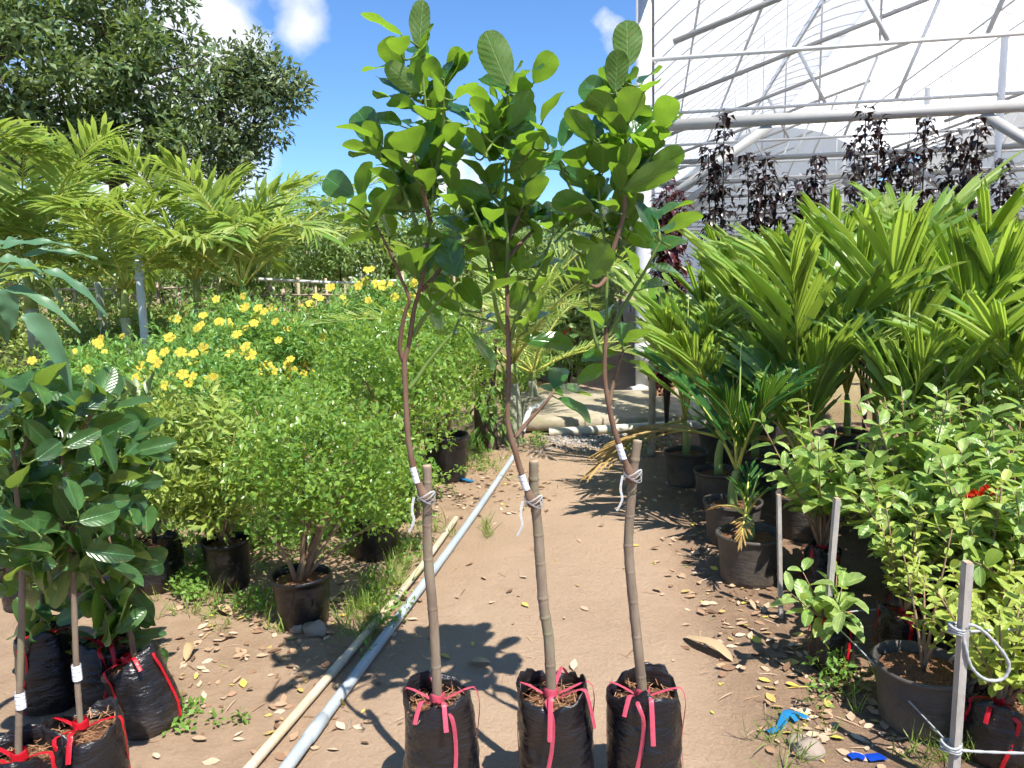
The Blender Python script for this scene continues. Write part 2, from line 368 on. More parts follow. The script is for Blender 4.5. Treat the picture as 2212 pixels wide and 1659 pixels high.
def pipemat(name, c1, c2):
    mt, t = newmat(name); co = texco(t); a = noisen(t, 4, 6, .65, co); b = noisen(t, 40, 4, .6, co)
    col = mixnode(t, mrange(t, a, .4, .7), c1, c2); col = mixnode(t, mrange(t, b, .55, .75, 0, .5), col, (.33, .24, .16))
    finish(t, col, .5, .35, b, .15, .003); return mt
M['bluepipe'] = pipemat('grey_blue_pvc', (.33, .38, .41), (.42, .46, .46)); M['tanpipe'] = pipemat('cream_pvc', (.52, .42, .27), (.56, .50, .43))
M['creampipe'] = pipemat('ivory_pvc', (.58, .52, .45), (.52, .52, .36)); M['bluepole'] = pipemat('pale_blue_pole', (.42, .50, .56), (.5, .55, .58))
M['bamboo'] = barkmat('grey_bamboo', (.26, .19, .13), (.42, .34, .25), (.5, .45, .36), sc=10)
M['stake'] = barkmat('weathered_stake', (.36, .33, .29), (.47, .43, .38), (.30, .25, .2), sc=40)
M['rope'] = simple('grey_rope', (.30, .31, .31), (.42, .43, .42), 200, .8)
mt, t = newmat('mossy_concrete'); co = texco(t); a = noisen(t, 3, 8, .65, co); b = noisen(t, 45, 6, .7, co)
col = mixnode(t, mrange(t, a, .38, .62), (.42, .36, .27), (.24, .22, .13)); col = mixnode(t, mrange(t, b, .4, .7, 0, .6), col, (.30, .25, .18))
finish(t, col, .9, .15, b, .5, .01); M['concrete'] = mt
M['stone'] = simple('grey_stone', (.36, .29, .23), (.24, .19, .15), 14, .9, .2, .6, 40, .01)
M['gravel'] = leafmat('gravel', (.16, .155, .15), (.42, .40, .38), (.3, .3, .3), (.1, .1, .1), .0, .9, .2, rand='island')
M['claybrick'] = simple('clay_block', (.42, .20, .11), (.52, .29, .17), 12, .85)
M['bore_shade'] = simple('bore_shade_paint', (.03, .018, .012), bstr=0)  # near-black colour stands for the shade inside the block bores

# soil: dry pale sand on the track, browner earth beside it
def soilmat():
    mt, t = newmat('sandy_soil'); g = geo(t); co = g.outputs['Position']
    sp = t.nodes.new('ShaderNodeSeparateXYZ'); t.links.new(co, sp.inputs[0])
    big = noisen(t, .9, 5, .6, co); med = noisen(t, 6, 6, .65, co); fin = noisen(t, 70, 6, .7, co); peb = noisen(t, 24, 3, .8, co)
    # track: between the two lines x = -0.75 + 0.19*(y-2.2)  and  x = 0.85 + 0.045*(y-2.2)
    wob = mathn(t, 'MULTIPLY', mathn(t, 'SUBTRACT', med, .5), .7)
    yy = mathn(t, 'SUBTRACT', sp.outputs['Y'], 2.2)
    dl = mathn(t, 'ADD', mathn(t, 'SUBTRACT', sp.outputs['X'], mathn(t, 'MULTIPLY_ADD', yy, .19, -.62)), wob)
    dr = mathn(t, 'ADD', mathn(t, 'SUBTRACT', mathn(t, 'MULTIPLY_ADD', yy, .126, .66), sp.outputs['X']), wob)
    tr = mrange(t, mathn(t, 'MINIMUM', dl, dr), -.12, .22)
    sand = mixnode(t, mrange(t, big, .3, .7), (.37, .265, .18), (.29, .20, .13))
    sand = mixnode(t, mrange(t, fin, .45, .75, 0, .5), sand, (.43, .325, .23))
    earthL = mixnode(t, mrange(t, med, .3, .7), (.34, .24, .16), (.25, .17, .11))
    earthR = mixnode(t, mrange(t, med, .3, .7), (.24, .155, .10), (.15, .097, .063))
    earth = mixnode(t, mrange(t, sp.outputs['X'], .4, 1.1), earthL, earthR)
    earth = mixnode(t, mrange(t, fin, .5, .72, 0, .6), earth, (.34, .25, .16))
    far = mrange(t, sp.outputs['Y'], 7.0, 9.5)
    earth = mixnode(t, far, earth, (.25, .20, .10))
    # the track beyond the slab, running along the greenhouse
    ax = mathn(t, 'SUBTRACT', sp.outputs['X'], mathn(t, 'MULTIPLY', sp.outputs['Y'], .187))
    t2 = mathn(t, 'MULTIPLY', mathn(t, 'MULTIPLY', mrange(t, mathn(t, 'ADD', ax, wob), -1.45, -1.1), mrange(t, ax, .35, .1)), mrange(t, sp.outputs['Y'], 7.2, 8.4))
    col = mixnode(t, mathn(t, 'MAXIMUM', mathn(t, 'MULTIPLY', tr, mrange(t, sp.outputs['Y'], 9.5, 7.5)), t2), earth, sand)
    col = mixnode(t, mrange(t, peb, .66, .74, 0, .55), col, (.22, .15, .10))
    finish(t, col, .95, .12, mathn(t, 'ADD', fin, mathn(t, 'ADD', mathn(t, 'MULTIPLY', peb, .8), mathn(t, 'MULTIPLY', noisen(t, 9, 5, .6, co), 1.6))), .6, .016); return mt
M['ground'] = soilmat()

# ------------------------------------------------------------------ ground, track, slab
def gz(x, y):
    if y > 30 or abs(x) > 20 or y < -2: return 0.0
    z = .010 * mnoise.noise(V(x * 1.3, y * 1.3, 0)) + .006 * mnoise.noise(V(x * 5, y * 5, 3)) + .003 * mnoise.noise(V(x * 17, y * 17, 9))
    z += .010 * mnoise.noise(V(x * 2.6, y * 1.1, 21)) * (1 if y < 7 else 0)
    e = .66 + .126 * (y - 2.2) - x
    if y < 7: z -= .018 * math.exp(-(e / .12) ** 2)                      # shallow wheel rut along the edge of the track
    if 7.35 < y < 8.45 and .1 < x < 6: z -= .28 * min(1, (y - 7.35) / .12, (8.45 - y) / .12, (x - .1) / .1)
    return z
def axis_lines(fine0, fine1, step, mids, outs):
    a = list(np.arange(fine0, fine1 + 1e-6, step)); return sorted(set(round(float(v), 4) for v in (outs + mids + a)))
XS = axis_lines(-2.4, 2.6, .045, [-20, -15, -11, -8, -6, -5, -4.2, -3.6, -3.2, -2.8, 3.0, 3.4, 4, 5, 6, 8, 11, 15, 20], [-700, -200, -60, -35, 35, 60, 200, 700])
YS = axis_lines(1.2, 9.0, .045, [-20, -8, -3, 0, .6, 9.4, 10, 11, 12, 13.5, 15, 17, 19, 22, 26, 30], [-200, 45, 80, 150, 400, 1500])
def in_track(x, y):
    if y < 7.1: return -.62 + .19 * (y - 2.2) < x < .66 + .126 * (y - 2.2)
    a = x - .187 * y
    return 8.7 < y < 45 and -1.2 < a < .2
def ground():
    nx = len(XS); vs = [(x, y, gz(x, y)) for y in YS for x in XS]; fa, fb = [], []
    for j in range(len(YS) - 1):
        for i in range(nx - 1):
            f = (j * nx + i, j * nx + i + 1, (j + 1) * nx + i + 1, (j + 1) * nx + i)
            (fb if in_track((XS[i] + XS[i + 1]) / 2, (YS[j] + YS[j + 1]) / 2) else fa).append(f)
    for nm, fs in (('ground', fa), ('dirt_path', fb)):
        used = sorted({i for f in fs for i in f}); mp_ = {q: k for k, q in enumerate(used)}
        o = put(nm, mkmesh(nm, [vs[i] for i in used], [tuple(mp_[i] for i in f) for f in fs], M['ground'])); tag(o, kind='structure')
ground()
b = MB(); nseg = 14
for i in range(nseg):                                                     # slightly uneven concrete slab bridging the ditch
    x0, x1 = .10 + i * .15, .10 + (i + 1) * .15
prof = [(7.13, .015), (7.10, .03), (7.105, .12), (7.14, .14), (8.70, .15), (8.74, .12), (8.74, .01)]
vs = []; fs = []
for i in range(nseg + 1):
    for (y, z) in prof: vs.append((.10 + i * .16, y + .012 * mnoise.noise(V(i, y * 3, 1)), z + .006 * mnoise.noise(V(i * .7, y * 5, 4))))
k = len(prof)
for i in range(nseg):
    for j in range(k - 1): fs.append((i * k + j, (i + 1) * k + j, (i + 1) * k + j + 1, i * k + j + 1))
fs.append(tuple(range(k))); fs.append(tuple(reversed([nseg * k + j for j in range(k)])))
slab = root('slab_bridge', (1.2, 7.9, 0), 'weathered mossy concrete slab crossing the ditch at the end of the track', 'slab')
put('slab', mkmesh('slab', vs, fs, M['concrete']), slab)

def pipe_thing(name, pts, r, mat, label, joints=(), n=14):
    rt = root(name, pts[0], label, 'pipe'); sp = smoothline(pts, 6)
    b = MB().tube(sp, r, n, cap=False); b.tube(sp, r * .86, n, cap=False); b.obj('pipe_body', mat, rt)
    for j in joints:
        i = int(j * (len(sp) - 2)); d = (sp[i + 1] - sp[i]).normalized() * .06
        MB().tube([sp[i] - d, sp[i] - d * .98, sp[i] + d * .98, sp[i] + d], [r, r * 1.14, r * 1.14, r], n).obj('socket', mat, rt)
    return rt
pa, pb = gp(595, 1690, .022), gp(1108, 988, .022); md = pa.lerp(pb, .55) + V(.02, 0, .0)
pipe_thing('water_pipe', [pa + (pa - pb) * .12, pa, md, pb], .0205, M['bluepipe'], 'grey blue plastic pipe lying along the left edge of the dirt track', (.45,))
pa, pb = gp(512, 1690, .018), gp(880, 1262, .03); pc = gp(985, 1120, .03)
pipe_thing('water_pipe', [pa + (pa - pb) * .1, pa, pb, pc], .0165, M['tanpipe'], 'thin cream plastic pipe half buried in weeds beside the grey pipe', (.55,))
pipe_thing('drain_pipe', [at(1186, 934, 7.0), at(1290, 929, 7.0), at(1403, 922, 7.02), at(1520, 917, 7.05)], .042, M['creampipe'], 'short ivory drain pipe lying across the track in front of the concrete slab')
pipe_thing('riser_pipe', [at(1128, 935, 6.9), at(1140, 895, 7.2), at(1150, 881, 7.4), at(1165, 877, 7.5), at(1192, 858, 8.6)], .025, M['pvcwhite'], 'thin white bent pipe rising beside the concrete slab')

# gravel scatter in front of the ivory pipe
def gravel(n=900):
    b = MB(); oct_ = [(1, 0, 0), (-1, 0, 0), (0, 1, 0), (0, -1, 0), (0, 0, 1), (0, 0, -1)]; of = [(0, 2, 4), (2, 1, 4), (1, 3, 4), (3, 0, 4), (2, 0, 5), (1, 2, 5), (3, 1, 5), (0, 3, 5)]
    for i in range(n):
        x = RNG.gauss(.75, .32); y = 6.95 - abs(RNG.gauss(0, .33)); s = RNG.uniform(.006, .017)
        q = [V(*v) * s * RNG.uniform(.6, 1.2) + V(x, y, gz(x, y) + s * .3) for v in oct_]; b.add(q, of)
    tag(b.obj('gravel', M['gravel'], smooth=False), 'patch of loose grey gravel in front of the ivory pipe', 'gravel', kind='stuff')
gravel()

# ------------------------------------------------------------------ greenhouse
GA = V(math.sin(math.radians(10.6)), math.cos(math.radians(10.6)), 0)     # length axis, away from the camera
GG = V(GA.y, -GA.x, 0)                                                    # across the span, to the right
GO = V(1.56, 8.92, 0)
def G(t, h, s): return GO + GG * t + GA * s + V(0, 0, h)
gh = root('greenhouse', GO, 'white arched greenhouse of translucent film on pale steel trusses', 'greenhouse')
BAY, FR, NF, SPAN = 4.8, 3.05, 10, 9.6
def interp(pts, t):
    for (a, ha), (b_, hb) in zip(pts[:-1], pts[1:]):
        if t <= b_: return ha + (hb - ha) * (t - a) / (b_ - a)
    return pts[-1][1]
def spline(pts):
    sp = smoothline([V(a, 0, h) for a, h in pts], 8); return [(v.x, v.z) for v in sp]
LEFT = spline([(0, 4.62), (.7, 5.2), (1.53, 5.76), (2.5, 6.5), (3.5, 7.1), (4.4, 7.55), (5.2, 7.85)])
RIGHT = spline([(3.6, 7.22), (4.4, 7.5), (5.2, 7.62), (6.2, 7.55), (7.4, 7.25), (8.6, 6.6), (9.6, 4.62 + .9)])
def roof_left(t): return interp(LEFT, t)
def roof_right(t): return interp(RIGHT, t)
def arc(fn, a, b, s, t0=0, n=14): return [G(t0 + a + (b - a) * i / (n - 1), fn(a + (b - a) * i / (n - 1)), s) for i in range(n)]
S1 = FR * (NF - 1) + .3
for k in range(NF):
    s = k * FR
    for j in range(4):
        if not (j == 0 and k == 0): MB().tube([G(j * BAY, -.05, s), G(j * BAY, 4.55, s)], .05, 10).obj('column', M['rib'], gh)
    for j in range(3):
        t0 = j * BAY
        MB().bar(G(t0 + .05, 3.09, s), G(t0 + BAY - .05, 3.09, s), .08, .115 if k == 0 else .06).obj('chord', M['steel'], gh)
        MB().tube([G(t0, 3.80, s), G(t0 + BAY, 3.80, s)], .024, 8).obj('tie', M['rib'], gh)
        MB().bar(G(t0 + .04, 2.15, s), G(t0 + 1.34, 3.03, s), .05, .10).obj('brace', M['steel'], gh)
        MB().bar(G(t0 + BAY - .04, 2.15, s), G(t0 + 3.45, 3.03, s), .05, .10).obj('brace', M['steel'], gh)
        MB().bar(G(t0 + .30, 3.97, s), G(t0 + 4.6, 5.38, s), .045, .055).obj('rafter', M['steel'], gh)
        MB().bar(G(t0 + 2.12, 4.55, s), G(t0 + 2.5, 3.82, s), .04).obj('web', M['rib'], gh)
        MB().bar(G(t0 + 3.95, 5.12, s), G(t0 + 3.45, 3.82, s), .04).obj('web', M['rib'], gh)
        MB().tube([G(t0 + 2.42, 3.82, s), G(t0 + 2.42, roof_left(2.42) if j == 0 else 6.5, s)], .014, 6).obj('web', M['rib'], gh)
for span in range(2):
    t0 = span * SPAN
    s = -.25
    while s <= S1:
        MB().tube(arc(roof_left, 0, 5.2, s, t0), .011, 6).obj('hoop', M['rib'], gh)
        MB().tube(arc(roof_right, 3.6, 9.6, s, t0), .011, 6).obj('hoop', M['rib'], gh)
        s += FR / 3
    for (t_, h_, r_) in [(.7, roof_left(.7) - .03, .02), (1.95, roof_left(1.95) - .04, .032), (5.2, 7.82, .03), (3.7, 7.2, .035), (7.7, roof_right(7.7) - .04, .032), (8.2, roof_right(8.2) - .04, .022)]:
        MB().tube([G(t0 + t_, h_, -.3), G(t0 + t_, h_, S1)], r_, 8).obj('purlin', M['rib'], gh)
    MB().bar(G(t0, 4.60, -.3), G(t0, 4.60, S1), .18, .12).obj('gutter', M['steel'], gh)
    for fn, a, b_ in ((lambda t: roof_left(t) + .016, 0, 5.2), (lambda t: roof_right(t) + .016, 3.6, 9.6)):
        vs = []; nn = 30
        for i in range(nn):
            t_ = a + (b_ - a) * i / (nn - 1)
            for j in range(2): vs.append(G(t0 + t_, fn(t_), (-.3, S1)[j]))
        put('film_sheet', mkmesh('film_sheet', vs, [(2 * i, 2 * i + 1, 2 * i + 3, 2 * i + 2) for i in range(nn - 1)], M['film']), gh)
# side and back walls of film (the lower courses are a low masonry wall)
put('wall_film', mkmesh('wall_film', [G(.06, .45, .1), G(.06, .45, S1), G(.06, 4.55, S1), G(.06, 4.55, .1)], [(0, 1, 2, 3)], M['film']), gh)
put('wall_film', mkmesh('wall_film', [G(19.2, .45, .1), G(19.2, .45, S1), G(19.2, 5.5, S1), G(19.2, 5.5, .1)], [(0, 1, 2, 3)], M['film']), gh)
top = []
for t_ in np.arange(0, 19.21, .4):
    u_ = t_ % 9.6 if t_ < 19.15 else 9.6
    top.append((t_, max(roof_left(u_) if u_ <= 5.2 else 0, roof_right(u_) if u_ >= 3.6 else 0) + .01))
vs = [G(t_, 0, S1 - .02) for t_, h_ in top] + [G(t_, h_, S1 - .02) for t_, h_ in top]; nt_ = len(top)
put('wall_film', mkmesh('wall_film', vs, [(i, i + 1, nt_ + i + 1, nt_ + i) for i in range(nt_ - 1)], M['film']), gh)
b = MB()
vs = [G(t_, h_, s_) for t_ in (-.04, .10) for h_ in (-.1, .5) for s_ in (.3, S1)]
b.add(vs, [(0, 1, 3, 2), (4, 6, 7, 5), (0, 4, 5, 1), (2, 3, 7, 6), (0, 2, 6, 4), (1, 5, 7, 3)]); b.obj('plinth', M['concrete'], gh, False)
# the round white downpipe at the near corner with its outlet elbow
MB().tube([G(-.02, .10, -.06), G(-.02, .5, -.06), G(-.02, 5.6, -.06)], .088, 20).obj('downpipe', M['pvcwhite'], gh)
MB().tube([G(-.02, .42, -.06), G(-.02, .425, -.06), G(-.02, .66, -.06), G(-.02, .665, -.06)], [.088, .10, .10, .088], 20).obj('collar', M['pvcwhite'], gh)
b = MB().tube([G(-.02, .16, -.06), G(-.06, .10, -.12), G(-.16, .09, -.20)], [.088, .086, .082], 16, cap=False); b.tube([G(-.05, .12, -.10), G(-.16, .09, -.20)], .070, 16, cap=False)
b.obj('outlet_elbow', M['pvcwhite'], gh)
# hollow clay blocks and a weathered post by the corner
for i, (px, py) in enumerate([(1428, 800), (1428, 822), (1430, 778), (1446, 812), (1444, 836), (1426, 846)]):
    c = at(px, py, 8.3); r_ = root('hollow_block', c, ['hollow clay block at mid height of the pile by the downpipe', 'hollow clay block low in the pile by the downpipe', 'topmost hollow clay block of the pile by the downpipe',
        'hollow clay block on the far side of the pile, beside the palms', 'lower hollow clay block on the palm side of the pile', 'bottom hollow clay block of the pile by the downpipe'][i], 'brick', 'hollow clay blocks piled by the downpipe')
    MB().box(-.05, .05, -.09, .09, -.05, .05, Matrix.Translation(c)).obj('block', M['claybrick'], r_, False)
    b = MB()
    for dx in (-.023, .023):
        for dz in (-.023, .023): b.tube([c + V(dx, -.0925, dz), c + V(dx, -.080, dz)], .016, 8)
    b.obj('bore_shade_plug', M['bore_shade'], r_)  # solid dark plugs on the block face, shade of the bores as colour
pw = root('wooden_post', gp(1407, 985), 'weathered grey wooden post beside the ivory pipe end', 'post')
MB().tube(smoothline([gp(1406, 985), at(1408, 930, 6.5), at(1409, 850, 6.5), at(1411, 775, 6.5)], 3), [.034, .033, .032, .031, .03, .03, .03, .029, .029, .028], 8).obj('post', M['bamboo'], pw)

# ------------------------------------------------------------------ leaf meshes
def leafmesh(name, mat, kind, bend=.12, fold=.10, wave=0.0, nx=5, ny=9, seed=0):
    r = random.Random(seed); vs = []; fs = []
    for j in range(ny):
        t_ = .5 - .5 * math.cos(math.pi * (j / (ny - 1)) ** .85); t_ = .65 * t_ + .35 * j / (ny - 1)
        ea, eb = {'obovate': (.70, .46), 'ellipse': (.60, .52), 'lance': (.7, .9), 'round': (.5, .42)}[kind]
        w = (t_ ** ea) * ((1 - t_) ** eb); tm = ea / (ea + eb); w /= (tm ** ea) * ((1 - tm) ** eb); w *= .5
        if j == 0: w = .012
        if j == ny - 1: w = .01
        for i in range(nx):
            u = i / (nx - 1) * 2 - 1
            z = -bend * (t_ ** 2) + fold * abs(u) * (w * 2) * .5 + wave * math.sin(t_ * 11 + (2 if u > 0 else 0)) * abs(u) * w
            vs.append((u * w, t_, z))
    for j in range(ny - 1):
        for i in range(nx - 1): fs.append((j * nx + i, j * nx + i + 1, (j + 1) * nx + i + 1, (j + 1) * nx + i))
    return mkmesh(name, vs, fs, mat)
LEAF = {}
def leafset(key, mat, kind, n=4, **kw):
    LEAF[key] = [leafmesh(key + '_leaf', M[mat], kind, bend=kw.get('bend', .10) * (0.2 + 1.3 * i / max(1, n - 1)), fold=kw.get('fold', .1) + .08 * (i % 2), wave=kw.get('wave', 0), nx=kw.get('nx', 5), ny=kw.get('ny', 9), seed=i) for i in range(n)]
leafset('jack', 'jack', 'obovate', 5, bend=.14, fold=.12, wave=.05, ny=13)
leafset('durian', 'durian', 'ellipse', 4, bend=.16, fold=.14, wave=.03)
leafset('mango', 'mango', 'lance', 3)
leafset('ixora', 'ixora', 'ellipse', 4, bend=.22, fold=.16, ny=6)
leafset('lime', 'lime', 'round', 4, bend=.2, fold=.16, ny=5)
def leafmatrix(B, T, wvis, face, ratio, lnom, rnd):
    """Matrix of a leaf from its base and tip in space; wvis = apparent width, face = which side the viewer sees."""
    ax = T - B; L = ax.length; a = ax.normalized(); v = (CAM - (B + T) * .5).normalized()
    s = a.cross(v); s = s.normalized() if s.length > 1e-4 else a.orthogonal().normalized()
    n0 = s.cross(a).normalized()
    if n0.dot(v) < 0: n0 = -n0
    wn = max(ratio * L, wvis); ang = math.acos(max(.12, min(1, wvis / wn)))
    top = n0 if face == 't' else -n0
    best = None
    for sg in (1, -1):
        q = Matrix.Rotation(sg * ang, 3, a) @ top
        if best is None or q.z > best.z: best = q
    n = best; x = a.cross(n)
    mm = Matrix.Identity(4)
    for i in range(3): mm[i][0], mm[i][1], mm[i][2], mm[i][3] = x[i] * wn, a[i] * L, n[i] * L, B[i]
    return mm
CROP = {'A': (674, 0), 'B': (1019.6, 0), 'C': (674, 345.6), 'D': (1019.6, 345.6), 'E': (674, 691.3), 'F': (1019.6, 691.3), 'G': (0, 760.4)}
def P(c, x, y):
    if c == 'H': return (x / 2.667, 1071.5 + y / 2.667)
    if c == 'I': return (x / 4.175, 466.6 + y / 4.175)
    o = CROP[c]; return (o[0] + x / 4, o[1] + y / 4)

def grafted(name, label, Y, bag, stock, scion, branches, leaves, leafkey, ratio, lpx, ribbon, depth=.10, seed=1, group=None, fill=0, rr=(.026, .014), tie_variant=0, cat='sapling', cut=True, tagpos=None, fillmax=2000, fsp=14, fdep=.02):
    """One grafted sapling in a grow bag: stock and scion stems, side branches, leaves set one by one."""
    r = random.Random(seed); base = Vector((bag[0], bag[1], 0)); rt = root(name, base, label, cat, group)
    samples = []
    def depthline(pts, d0, d1):
        n = len(pts); return [at(p[0], p[1], Y + d0 + (d1 - d0) * (i / max(1, n - 1))) for i, p in enumerate(pts)]
    if stock:
        q = [at(p[0], p[1], Y + (stock_d := 0.0)) for p in stock]; q[0] = V(q[0].x, base.y, q[0].z); sp = smoothline([q[0] - V(0, 0, .06)] + q, 7); L = len(sp)
        rad = [rr[0] * (1 - .18 * i / L) * (1 + .07 * (abs((i * 3.7) % 5 - 2.5) > 2.2) + .03 * mnoise.noise(V(i * .9, seed, 0))) for i in range(L)]
        MB().tube(sp, rad, 14).obj('rootstock', M['stock'], rt)
        if cut:
            d = (sp[-1] - sp[-2]).normalized(); MB().tube([sp[-1] - d * .001, sp[-1] + d * .0015], rad[-1] * .97, 14).obj('cut_end', M['cut'], rt)
        i = 10
        while i < L - 4:
            d = (sp[i + 1] - sp[i]).normalized() * .0030; ring = MB().tube([sp[i] - d * 2, sp[i] - d, sp[i] + d, sp[i] + d * 2], [rad[i] * .97, rad[i] * 1.05, rad[i] * 1.05, rad[i] * .97], 14, cap=False); ring.obj('node_ring', M['stock'], rt); i += r.choice((4, 5, 6))
    if scion:
        q = depthline(scion, -.012 if stock else 0, .0); sp = smoothline(q, 4); L = len(sp)
        r0 = rr[1] if stock else rr[0]
        rad = [max(.0035, r0 * (1 - .80 * (i / L) ** 1.15)) * (1 + .10 * (i % 9 == 0)) * (1 + (.75 * math.exp(-((i - 2) / 2.2) ** 2) if stock else 0)) for i in range(L)]
        brown = int(L * .62)
        MB().tube(sp[:brown + 1], rad[:brown + 1], 10).obj('scion', M['scion'], rt)
        MB().tube(sp[brown:], rad[brown:], 8).obj('shoot', M['twig'], rt)
        samples += [(scionp, q_) for scionp, q_ in zip([None] * L, sp)]
        if stock and tagpos is not None:
            i0 = tagpos; c = sp[i0]; d = (sp[i0 + 2] - sp[i0]).normalized()
            b = MB(); n = 10; x = d.orthogonal().normalized(); y = d.cross(x)
            for k in range(n + 1):
                a = math.pi * 1.5 * k / n
                for hh in (-.022, .022): b.v.append(tuple(c + d * hh + (x * math.cos(a) + y * math.sin(a)) * (rad[i0] + .0025)))
            b.f = [(2 * k, 2 * k + 2, 2 * k + 3, 2 * k + 1) for k in range(n)]
            b.obj('paper_tag', M['tag'], rt)
            b = MB(); g0 = sp[3]
            for k in range(4):
                pts = [g0 + V(math.cos(a) * .024 + .010, math.sin(a) * .022, .006 * k - .02 + .008 * math.sin(a * 2 + k)) for a in [2 * math.pi * j / 14 for j in range(15)]]
                b.ribbon(pts, .005, [(p - g0).normalized() for p in pts])
            sx = r.choice((-1, 1))
            b.ribbon(smoothline([g0 + V(sx * .02, -.024, -.005), g0 + V(sx * .026, -.027, -.04), g0 + V(sx * .022, -.027, -.07), g0 + V(sx * .036, -.027, -.10)], 4), .007, V(0.3, -1, 0))
            b.obj('graft_tape', M['whitetape'], rt)
    for bi, br in enumerate(branches):
        dd = r.uniform(-depth, depth); q = depthline(br, 0, dd); sp = smoothline(q, 4); L = len(sp)
        MB().tube(sp, [.0068 * (1 - .62 * i / L) for i in range(L)], 7).obj('branch', M['twig'] if bi % 3 else M['scion'], rt)
        samples += [(None, s_) for s_ in sp[2:]]
    pts3 = [s_[1] for s_ in samples]
    def proj(w):
        d = w - CAM; z = d.dot(FW); return (1106 + FPX * d.dot(RT) / z, 829.5 - FPX * d.dot(UP) / z)
    pts2 = [proj(w) for w in pts3]
    def add_leaf(bx, by, tx, ty, w, face, dy=None):
        k = min(range(len(pts2)), key=lambda i: (pts2[i][0] - bx) ** 2 + (pts2[i][1] - by) ** 2)
        dist = math.hypot(pts2[k][0] - bx, pts2[k][1] - by)
        Yb = pts3[k].y + (r.uniform(-.025, .025) + (-.02 if face == 'u' else .03)) * (1 + dist / 40) if dy is None else dy
        B = at(bx, by, Yb); l2 = math.hypot(tx - bx, ty - by); ln = max(l2, lpx * r.uniform(.80, 1.0))
        dz = math.sqrt(max(0, ln * ln - l2 * l2)) * Yb / FPX * .9
        dz = min(dz, .10)
        T = at(tx, ty, Yb + (-dz if face == 'u' else dz))
        mm = leafmatrix(B, T, 1.04 * w * Yb / FPX, face, ratio, lpx, r)
        o = put('leaf', r.choice(LEAF[leafkey]), rt, mm)
        if dist > 2:
            S = pts3[k]; a = (T - B).normalized(); md_ = B - a * min(.05, (S - B).length * .5)
            MB().tube(bez(S, md_, B + a * .004, 5), [.0030, .0026, .0024, .0022, .0018], 5).obj('petiole', M['twig'], rt)
    for lf in leaves:
        c, bx, by, tx, ty, w, face = lf[:7]; s_ = 2.667 if c == 'H' else 4.0
        pb_, pt_ = P(c, bx, by), P(c, tx, ty); add_leaf(pb_[0], pb_[1], pt_[0], pt_[1], w / s_, face)
    lowk = [i for i in range(len(pts2)) if pts2[i][1] < fillmax]
    for i in range(fill):
        k = r.choice(lowk); bx, by = pts2[k][0] + r.uniform(-fsp, fsp), pts2[k][1] + r.uniform(-fsp, fsp)
        a = r.uniform(0, 2 * math.pi) if fillmax > 1500 else -r.uniform(.35, 2.8); l_ = lpx * r.uniform(.5, .95); add_leaf(bx, by, bx + math.cos(a) * l_, by + math.sin(a) * l_ * .85, lpx * ratio * r.uniform(.45, 1), 't' if fillmax > 1500 or i % 2 else 'u', pts3[k].y + r.uniform(fdep, .16))
    growbag(rt, base, bag[2], bag[3], ribbon, seed, tie_variant, bag[4] if len(bag) > 4 else 0, stem=V(at(*stock[0], Y).x, base.y, 0) if stock else None)
    return rt

